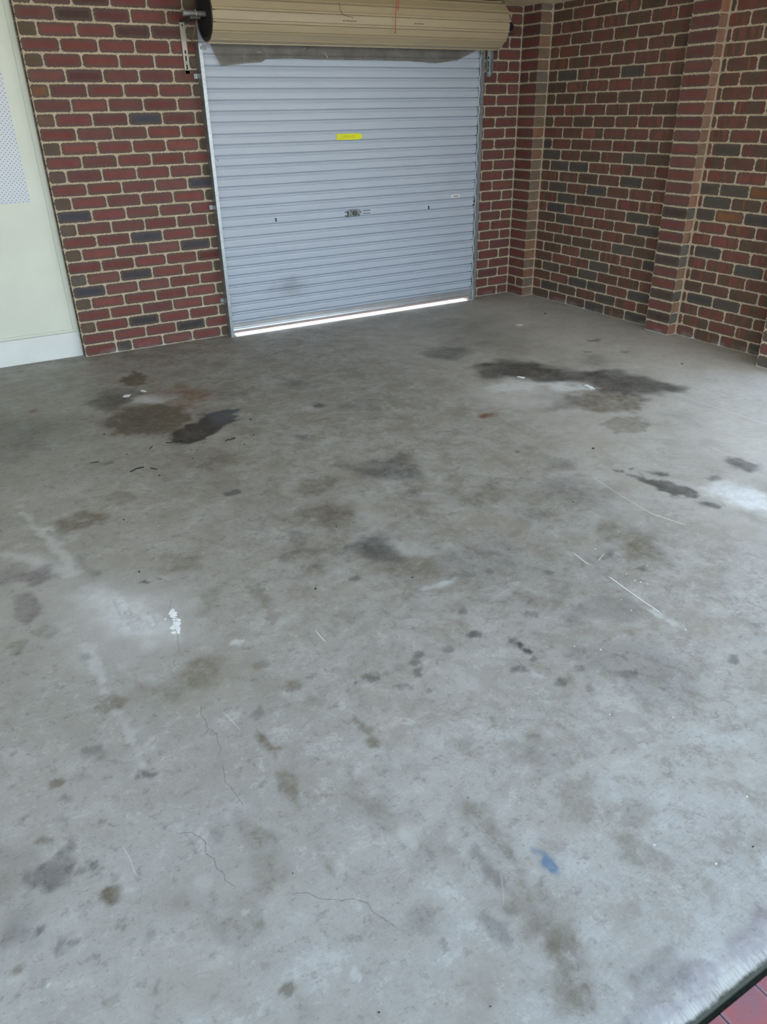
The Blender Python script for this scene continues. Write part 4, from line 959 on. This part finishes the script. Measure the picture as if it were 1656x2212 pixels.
# ------------------------------------------------------------------ roller door
CY = -0.060
door = empty('roller_door', (2.35, CY, 0.0), 'closed roller door with grey ribbed curtain and cream roll above', 'door')
ZK = [2.055, 1.984, 1.913, 1.842, 1.771, 1.699, 1.629, 1.559, 1.4815, 1.411, 1.339, 1.268, 1.197, 1.125, 1.053, .983, .912, .840, .7635, .691, .620, .548, .478, .405, .334, .262, .190, .120]
prof = [(CY, 2.20)]
for z in ZK:
    prof += [(CY, z+0.0052), (CY+0.004, z+0.0054), (CY+0.004, z+0.013), (CY+0.026, z+0.013), (CY+0.026, z-0.0132), (CY+0.0035, z-0.0132), (CY+0.0035, z-0.0046), (CY+0.0005, z-0.0046), (CY-0.0008, z-0.010), (CY+0.0005, z-0.0148), (CY+0.011, z-0.0152), (CY+0.011, z-0.0214), (CY, z-0.0220), (CY-0.0015, z-0.034)]
prof += [(CY, 0.094)]
cm = MB(); XL, XRt = 1.150, 3.552; n = len(prof)
vs = [(x, a, b) for x in (XL, XRt) for a, b in prof] + [(x, CY+0.029, b) for x in (XL, XRt) for b in (2.20, 0.094)]
fs = [(i, i+1, n+i+1, n+i) for i in range(n-1)] + [(2*n, 2*n+2, 2*n+3, 2*n+1)]
cm.add(vs, fs); cm.build('curtain', M['curtain'], door)
es = MB(); pts = []
for k in range(197):
    z = 0.10+k*0.01; wob = 0.0035*math.sin(z*44)+0.004*math.sin(z*9.3+1)
    pts.append((3.560+wob, CY-0.006-0.003*math.sin(z*44), z))
es.tube(pts, 0.0045, 6); es.build('edge_strip', M['nylon'], door, smooth=True)
br = MB().prism([(CY+.012, .096), (CY-.002, .098), (CY-.007, .090), (CY-.007, .083), (CY-.003, .080), (CY-.009, .074), (CY-.010, .062), (CY-.004, .057), (CY-.006, .046), (CY+.012, .044)], 0, 1.152, 3.548)
br.build('bottom_rail', M['alu'], door)
MB().prism([(CY+.010, .0435), (CY-.006, .0435), (CY-.007, .034), (CY-.003, .024), (CY+.004, .022), (CY+.010, .026)], 0, 1.156, 3.546).build('weather_strip', M['rubber'], door)

# cream roll of the rolled-up part
DY, DZ, DR = -0.2265, 2.200, 0.1665; D0, D1 = 1.149, 3.594
prof = []; NF = 15
for k in range(NF):
    t0 = 2*math.pi*k/NF + 0.17
    for f, r in ((0.0, .1605), (0.66, .1605), (0.675, .1570), (0.70, .1570), (0.715, .1672), (0.885, .1672), (0.90, .1520), (0.985, .1520)):
        t = t0 + f*2*math.pi/NF; prof.append((DY+r*math.cos(t), DZ+r*math.sin(t)))
n = len(prof); rl = MB()
inner = [(DY+.135*math.cos(2*math.pi*k/n+.17), DZ+.135*math.sin(2*math.pi*k/n+.17)) for k in range(n)]
vs = [(D0, *p) for p in prof]+[(D1, *p) for p in prof]+[(D0, *p) for p in inner]+[(D1, *p) for p in inner]
fs = []
for i in range(n):
    k = (i+1) % n
    fs += [(i, k, n+k, n+i), (2*n+i, 3*n+i, 3*n+k, 2*n+k), (i, 2*n+i, 2*n+k, k), (n+i, n+k, 3*n+k, 3*n+i)]
rl.add(vs, fs); ro = rl.build('curtain_roll', M['roll'], door)
lay = MB()
lay.ring(D0-0.003, D0+0.02, DY, DZ, .1560, .1340, 48)
for k in range(3): lay.ring(D0-0.006+0.001*k, D0+0.02, DY, DZ, .1550-.008*k, .1525-.008*k, 48)
lay.build('rolled_layer', M['dark_steel'], ro)
MB().tube([(D0+0.004, DY, DZ), (D0+0.012, DY, DZ)], 0.1345, 32).build('hollow_dark_disc', M['black'], door)  # black disc over the roll mouth, painted for the shade of its hollow
MB().tube([(D1-0.06, DY, DZ), (D1-0.05, DY, DZ)], 0.134, 32).build('hollow_dark_disc', M['black'], door)
MB().tube([(1.000, DY, DZ), (3.70, DY, DZ)], 0.0165, 20).build('axle', M['galv_dull'], door, smooth=False)
MB().tube([(D1+0.004, DY, DZ), (D1+0.125, DY, DZ), (D1+0.150, DY, DZ)], [0.036, 0.034, 0.024], 18).build('axle_collar', M['bluecap'], door)
pm = MB()                                                     # faint printed marks along the roll
def on_roll(x, z, w, h, y=None):
    a = math.asin(max(-1, min(1, (z-DZ)/0.1625))); yy = DY-0.1628*math.cos(a) if y is None else y
    return (x, x+w, yy-0.0006, yy+0.012, z, z+h)
for x, w in ((2.105, .010), (2.122, .006), (2.136, .014), (2.156, .008), (2.170, .010), (2.186, .006), (2.198, .012), (2.70, .012), (2.72, .008), (2.736, .014), (2.757, .008), (2.772, .01)):
    pm.box(*on_roll(x, 2.176, w, .004))
pm.build('printed_mark', M['thread'], ro)

# stickers, lock and openings on the curtain
z0, z1 = 1.4135, 1.4580; poly = [(2.180, z0), (2.378, z0)] + [(2.386+0.024*math.sin(a), (z0+z1)/2-0.0215*math.cos(a)) for a in [k*math.pi/8 for k in range(1, 8)]] + [(2.378, z1), (2.179, z1)]
st = MB().prism(poly, 1, CY-0.0045, CY-0.0026).build('warning_sticker', M['yellow'], door); tag(st, 'fluorescent yellow sticker with one rounded end')
tx = MB()
for i, (x, w) in enumerate(((2.240, .016), (2.260, .010), (2.274, .018), (2.296, .012), (2.312, .020), (2.336, .008))): tx.box(x, x+w, CY-0.0052, CY-0.0044, 1.4400, 1.4430)
for i, (x, w) in enumerate(((2.215, .020), (2.240, .014), (2.258, .022), (2.285, .012), (2.302, .018), (2.326, .016))): tx.box(x, x+w, CY-0.0052, CY-0.0044, 1.4310, 1.4335)
for i, (x, w) in enumerate(((2.195, .020), (2.220, .010))): tx.box(x, x+w, CY-0.0052, CY-0.0044, 1.4185, 1.4205)
tx.build('sticker_print', M['print_'], st)
wlb = MB().box(3.298, 3.388, CY-0.0042, CY-0.0024, .9205, .9455).build('paper_label', M['white'], door); tag(wlb, 'small white label with a grey bar')
MB().box(3.318, 3.372, CY-0.0048, CY-0.0041, .9295, .9370).build('label_bar', M['grey_print'], wlb)
lk = MB().prism([(2.258, .838), (2.262, .889), (2.290, .893), (2.345, .893), (2.372, .884), (2.388, .862), (2.380, .860), (2.366, .872), (2.366, .838)], 1, CY-0.010, CY-0.001).build('door_lock', M['lock'], door, bevel=0.002)
MB().tube([(2.318, CY-0.022, .864), (2.318, CY-0.009, .864)], 0.021, 20).build('lock_barrel', M['lock_dark'], lk)
MB().box(2.226, 2.258, CY-0.007, CY-0.002, .874, .881).box(2.226, 2.258, CY-0.007, CY-0.002, .846, .852).box(2.250, 2.258, CY-0.009, CY-0.001, .842, .886).build('lock_bar', M['lock_dark'], lk)
for (x, z) in ((2.276, .848), (2.352, .852), (2.284, .880)): MB().tube([(x, CY-0.013, z), (x, CY-0.009, z)], 0.006, 10).build('rivet', M['lock_dark'], lk)
for x, w, z, h in ((2.397, .074, .8755, .0045), (2.400, .070, .8535, .0035)): MB().box(x, x+w, CY-0.0032, CY-0.001, z, z+h).build('lock_slot', M['hole'], door)
for x, z in ((1.609, .865), (3.058, .859)):
    MB().box(x-.009, x+.006, CY-.0034, CY-.001, z+.006, z+.012).box(x-.006, x+.009, CY-.0034, CY-.001, z-.012, z-.006).box(x-.003, x+.005, CY-.0034, CY-.001, z-.007, z+.007).build('cable_slot', M['hole'], door)
for z in (.8775, .849): MB().tube([(3.545, CY-.004, z), (3.545, CY-.001, z)], 0.0075, 12).build('bar_hole', M['hole'], door)
MB().tube([(1.186, CY-.003, 1.311), (1.186, CY-.001, 1.311)], 0.004, 8).build('bar_hole', M['hole'], door)

# ------------------------------------------------------------------ side tracks, brackets
def track(x0, x1, label, slot_right, clips):
    t = empty('door_track', ((x0+x1)/2, -0.045, 0), label, 'door track', 'steel side tracks of the roller door')
    FY, th = -0.086, 0.003; m = MB(); zt = 2.045
    web = (x0, x0+th) if slot_right else (x1-th, x1)
    m.box(*web, FY, -0.001, 0, zt); m.box(x0, x1, FY-th, FY, 0, zt)
    bx = (x0, x1+0.01) if slot_right else (x0-0.01, x1)
    m.box(*bx, -0.028, -0.025, 0, zt)
    m.build('channel', M['galv'], t)
    for z in clips:
        s = -1 if slot_right else 1; e = x0 if slot_right else x1
        a, b = sorted((e, e+s*0.030))
        l = MB().box(a, b, -0.010, -0.004, z-0.016, z+0.016).box(min(e, e+s*.004), max(e, e+s*.004), -0.034, -0.004, z-0.014, z+0.014).build('fixing_lug', M['galv'], t, bevel=0.001)
        MB().tube([(e+s*0.017, -0.020, z), (e+s*0.017, -0.009, z)], 0.0085, 6).build('bolt', M['galv'], l)
    # stop at the top
    e = x1 if slot_right else x0; s = 1 if slot_right else -1
    a, b = sorted((e-s*.012, e+s*.030)); MB().box(a, b, -0.097, -0.089, zt-0.038, zt-0.020).build('top_stop', M['galv_dull'], t, bevel=0.002)
    return t
track(1.128, 1.153, 'galvanised left track of the roller door beside the brick and cream cladding', True, [1.849, .985, .288])
track(3.563, 3.588, 'galvanised right track of the roller door near the corner pier', False, [1.62])

def bracket(x, s, label):
    t = empty('door_bracket', (x, -0.02, 1.86), label, 'bracket', 'steel brackets carrying the door roll')
    if s < 0:
        lg = MB().box(x-.016, x+.016, -.012, -.006, 1.865, 2.18).box(x-.018, x+.018, -.012, -.006, 1.865, 1.885).box(x-.019, x-.016, -.012, 0, 1.865, 2.18).build('wall_leg', M['bracket'], t)
    else:
        lg = MB().box(x-.022, x+.014, -.012, -.006, 1.855, 2.18).prism([(-.012, 1.855), (-.050, 1.885), (-.050, 2.18), (-.012, 2.18)], 0, x+.011, x+.014).build('wall_leg', M['galv'], t)
    for z, h in ((1.905, .030), (1.955, .034), (1.995, .020), (2.15, .012)):
        MB().box(x-.006 - (.006 if s > 0 else 0), x+.004 - (.006 if s > 0 else 0), -.0135, -.0118, z-h/2, z+h/2).build('slot', M['hole'], lg)
    MB().tube([(x-.002, -.018, 1.932), (x-.002, -.011, 1.932)], .010, 8).build('bolt', M['galv_dull'], lg)
    ad = 0.032 if s < 0 else 0.055
    MB().box(x-.018, x+.050, DY-.035, -.006, DZ-ad, DZ-ad+.012).build('arm', M['dark_steel'], t)
    MB().bar((x+.045, -.008, 2.03), (x+.045, DY+.03, DZ-ad), .014, .004, (1, 0, 0)).build('brace', M['brace'], t)
    if s > 0: return t                                        # the right clamp sits behind the collar
    cl = []
    for k in range(13):
        a = math.pi*k/12; cl.append((x+.030, DY+.0195*math.cos(a), DZ+.0195*math.sin(a)))
    MB().tube([(x+.030, DY+.0195, DZ-.030)]+cl+[(x+.030, DY-.0195, DZ-.030)], .0035, 8).build('saddle_clamp', M['bracket'], t, smooth=True)
    return t
bracket(1.056, -1, 'slotted steel bracket under the left end of the door roll')
bracket(3.690, 1, 'slotted steel angle bracket under the right end of the door roll')

# ------------------------------------------------------------------ film, cord, thread
FPT = [(1.208, 2.048), (1.235, 1.994), (1.278, 1.908), (1.46, 1.927), (1.584, 1.934), (1.622, 1.955), (1.823, 1.96), (2.088, 1.957), (2.487, 1.959), (2.824, 1.957), (3.089, 1.944), (3.293, 1.966), (3.431, 2.01), (3.482, 2.037)]
fm = MB(); NX, NZ = 640, 28; vs = []; fs = []
fr = random.Random(3); CRS = []
for k in range(70):                                           # sharp creases in the film
    cx = 1.25+2.1*fr.random()**1.5; cz_ = 1.93+0.12*fr.random(); an = fr.choice([-0.9, -0.7, -1.1, 0.5, 1.3])+fr.uniform(-.2, .2)
    CRS.append((cx, cz_, math.cos(an), math.sin(an), fr.uniform(.015, .05), fr.uniform(.003, .006), fr.uniform(.002, .006)*fr.choice([-1, 1])))
def crease(x, z):
    s = 0
    for cx, cc, ca, sa, ln_, wd, ht in CRS:
        dx, dz = x-cx, z-cc
        if abs(dx) > .08: continue
        a, b = dx*ca+dz*sa, -dx*sa+dz*ca; s += ht*math.exp(-(a/ln_)**2)*max(0, 1-abs(b)/wd)
    return s
xs_ = [p[0] for p in FPT]; zs_ = [p[1] for p in FPT]
for i in range(NX+1):
    x = 1.208+(3.482-1.208)*i/NX; zb = np.interp(x, xs_, zs_)
    for k in range(NZ+1):
        z = 2.055+(zb-2.055)*k/NZ; dpt = k/NZ
        y = -0.088 - 0.010*math.sin(x*17+z*30) * dpt - 0.006*math.sin(x*41-z*55) - 0.003*math.sin(x*90+z*20) - crease(x, z)
        vs.append((x, y, z))
for i in range(NX):
    for k in range(NZ):
        a = i*(NZ+1)+k; fs.append((a, a+1, a+NZ+2, a+NZ+1))
fm.add(vs, fs); o = fm.build('plastic_film', M['film'], smooth=True)
origin_to(o, (2.35, -0.09, 2.05)); tag(o, 'crumpled clear plastic film hanging below the cream door roll', 'plastic sheet')

cz = MB().tube([(2.535, DY-.178, CEIL), (2.532, DY-.180, 2.30), (2.524, DY-.182, 2.22), (2.518, DY-.184, 2.118)], .0022, 6)
cz.tube([(2.518, DY-.184, 2.122), (2.516, DY-.184, 2.114), (2.521, DY-.184, 2.112)], .003, 6)
cz.tube([(2.549, DY-.178, CEIL), (2.548, DY-.180, 2.30), (2.546, DY-.182, 2.252)], .0022, 6)
o = cz.build('pull_cord', M['red'], smooth=True); origin_to(o, (2.535, DY-.178, CEIL)); tag(o, 'thin red cord dangling in front of the cream door roll', 'cord')
tp = [(2.082, DY-.150, 2.284), (2.081, DY-.160, 2.255), (2.082, DY-.1690, 2.233), (2.093, DY-.1700, 2.217), (2.118, DY-.1700, 2.208), (2.144, DY-.1700, 2.203), (2.168, DY-.1700, 2.200), (2.181, DY-.1690, 2.193)]
o = MB().tube(tp, .0013, 5).build('thread', M['thread'], smooth=True); origin_to(o, tp[0]); tag(o, 'fine dark thread curling down the face of the cream door roll', 'thread')

# ------------------------------------------------------------------ litter on the slab
def plate(name, poly, mat, z0, h, curl=0.0, shrink=1.0):
    P = [(x/1000, y/1000) for x, y in poly]; cx = sum(p[0] for p in P)/len(P); cy = sum(p[1] for p in P)/len(P)
    P = [(cx+(x-cx)*shrink, cy+(y-cy)*shrink) for x, y in P]
    n = len(P); m = MB()
    lo = [(x, y, z0) for x, y in P]
    up = [(cx+(x-cx)*.94, cy+(y-cy)*.94, z0+h+curl*math.hypot(x-cx, y-cy)) for x, y in P]
    m.add(lo+up+[(cx, cy, z0+h*1.15)], [(i, (i+1) % n, n+(i+1) % n, n+i) for i in range(n)]+[(n+i, n+(i+1) % n, 2*n) for i in range(n)]+[tuple(range(n-1, -1, -1))])
    return origin_to(m.build(name, mat), (cx, cy, z0))
FL = ['thin white flake at the left end of the white smear in the oil patch', 'larger white flake at the right end of the white smear in the oil patch',
      'larger white flake on the brown stain near the left brick wall', 'smaller white flake on the brown stain near the left brick wall', 'flat white flake on the bare slab near the back corner of the brick walls']
for p, l in zip(FLAKES, FL): tag(plate('paint_flake', p, M['flake'], 0.0002, 0.0012), l, 'paint flake', 'white flakes on the slab')
pp = empty('paint_patch', (PAINT[1][0][0]/1000, PAINT[1][0][1]/1000, 0.0), 'broken strip of thick white paint across a crack beside the shoe print', 'paint patch')
for p in PAINT:
    o = plate('paint_chip', p, M['flake'], 0.0002, 0.0011, 0.0, 1.13); o.location -= pp.location; o.parent = pp
TW = ['longest bent black twig left of the bluish oil stain', 'short straight black twig right beside the longest bent twig', 'thin dark twig at the lower tip of the bluish oil stain', 'thin twig trailing from the large dark leaf', 'tiny slanted twig between the brown stain and the bent twig']
for p, l in zip(TWIG, TW):
    o = MB().tube([(x/1000, y/1000, 0.003) for x, y in p], 0.0030 if len(p) > 4 else 0.0022, 6).build('twig', M['twig'])
    origin_to(o, (p[0][0]/1000, p[0][1]/1000, 0)); tag(o, l, 'twig', 'dark twigs on the slab')
LF = ['largest curled dark leaf right of the bluish oil stain', 'small dark leaf above the largest leaf right of the bluish oil stain', 'small dark leaf crumb at the lower left edge of the brown stain', 'small dark leaf crumb above the longest bent twig',
      'left one of two dark crumbs below the bluish oil stain', 'right one of two dark crumbs below the bluish oil stain', 'lower dark crumb below the pair under the bluish oil stain', 'dark crumb just below the largest curled leaf',
      'dark crumb right of the short straight twig', 'thin dark leaf sliver to the right of the largest curled leaf', 'long thin dark leaf sliver at far left of the bent twig',
      'small dark leaf in the open middle right of the slab', 'dark leaf sliver on the slab before the middle brick pier', 'tiny dark leaf near the back of the slab by the right wall', 'dark speck in the middle of the slab right of centre',
      'black curled scrap near the middle of the slab', 'black crumb above the centre oil stain', 'dark crumb left of the white paint strip', 'dark crumb below the olive stain at left', 'black crumb with a thin tail at lower right of the slab',
      'black crumb along the long tyre streak', 'black crumb near the bottom edge of the photo', 'dark crumb at the bottom left of the tyre streak', 'dark crumb beside the left tyre streak', 'black crumb below the centre oil stain']
for i, p in enumerate(LEAF):
    tag(plate('dry_leaf', p, M['leaf'], 0.0004, 0.0014, 0.03, 0.68), LF[min(i, len(LF)-1)], 'leaf', 'dark leaf scraps on the slab')
for i, (x, y) in enumerate(CHIP):
    r = random.uniform(1.8, 3.2) + max(0, (y+4000)/2500); k = random.randint(5, 7)
    poly = [(x+r*random.uniform(.6, 1.2)*math.cos(2*math.pi*j/k), y+r*random.uniform(.6, 1.2)*math.sin(2*math.pi*j/k)) for j in range(k)]
    tag(plate('paint_speck', poly, M['flake'], 0.0002, 0.001), 'tiny white paint speck on the grey concrete slab', 'paint speck', 'white specks on the slab')
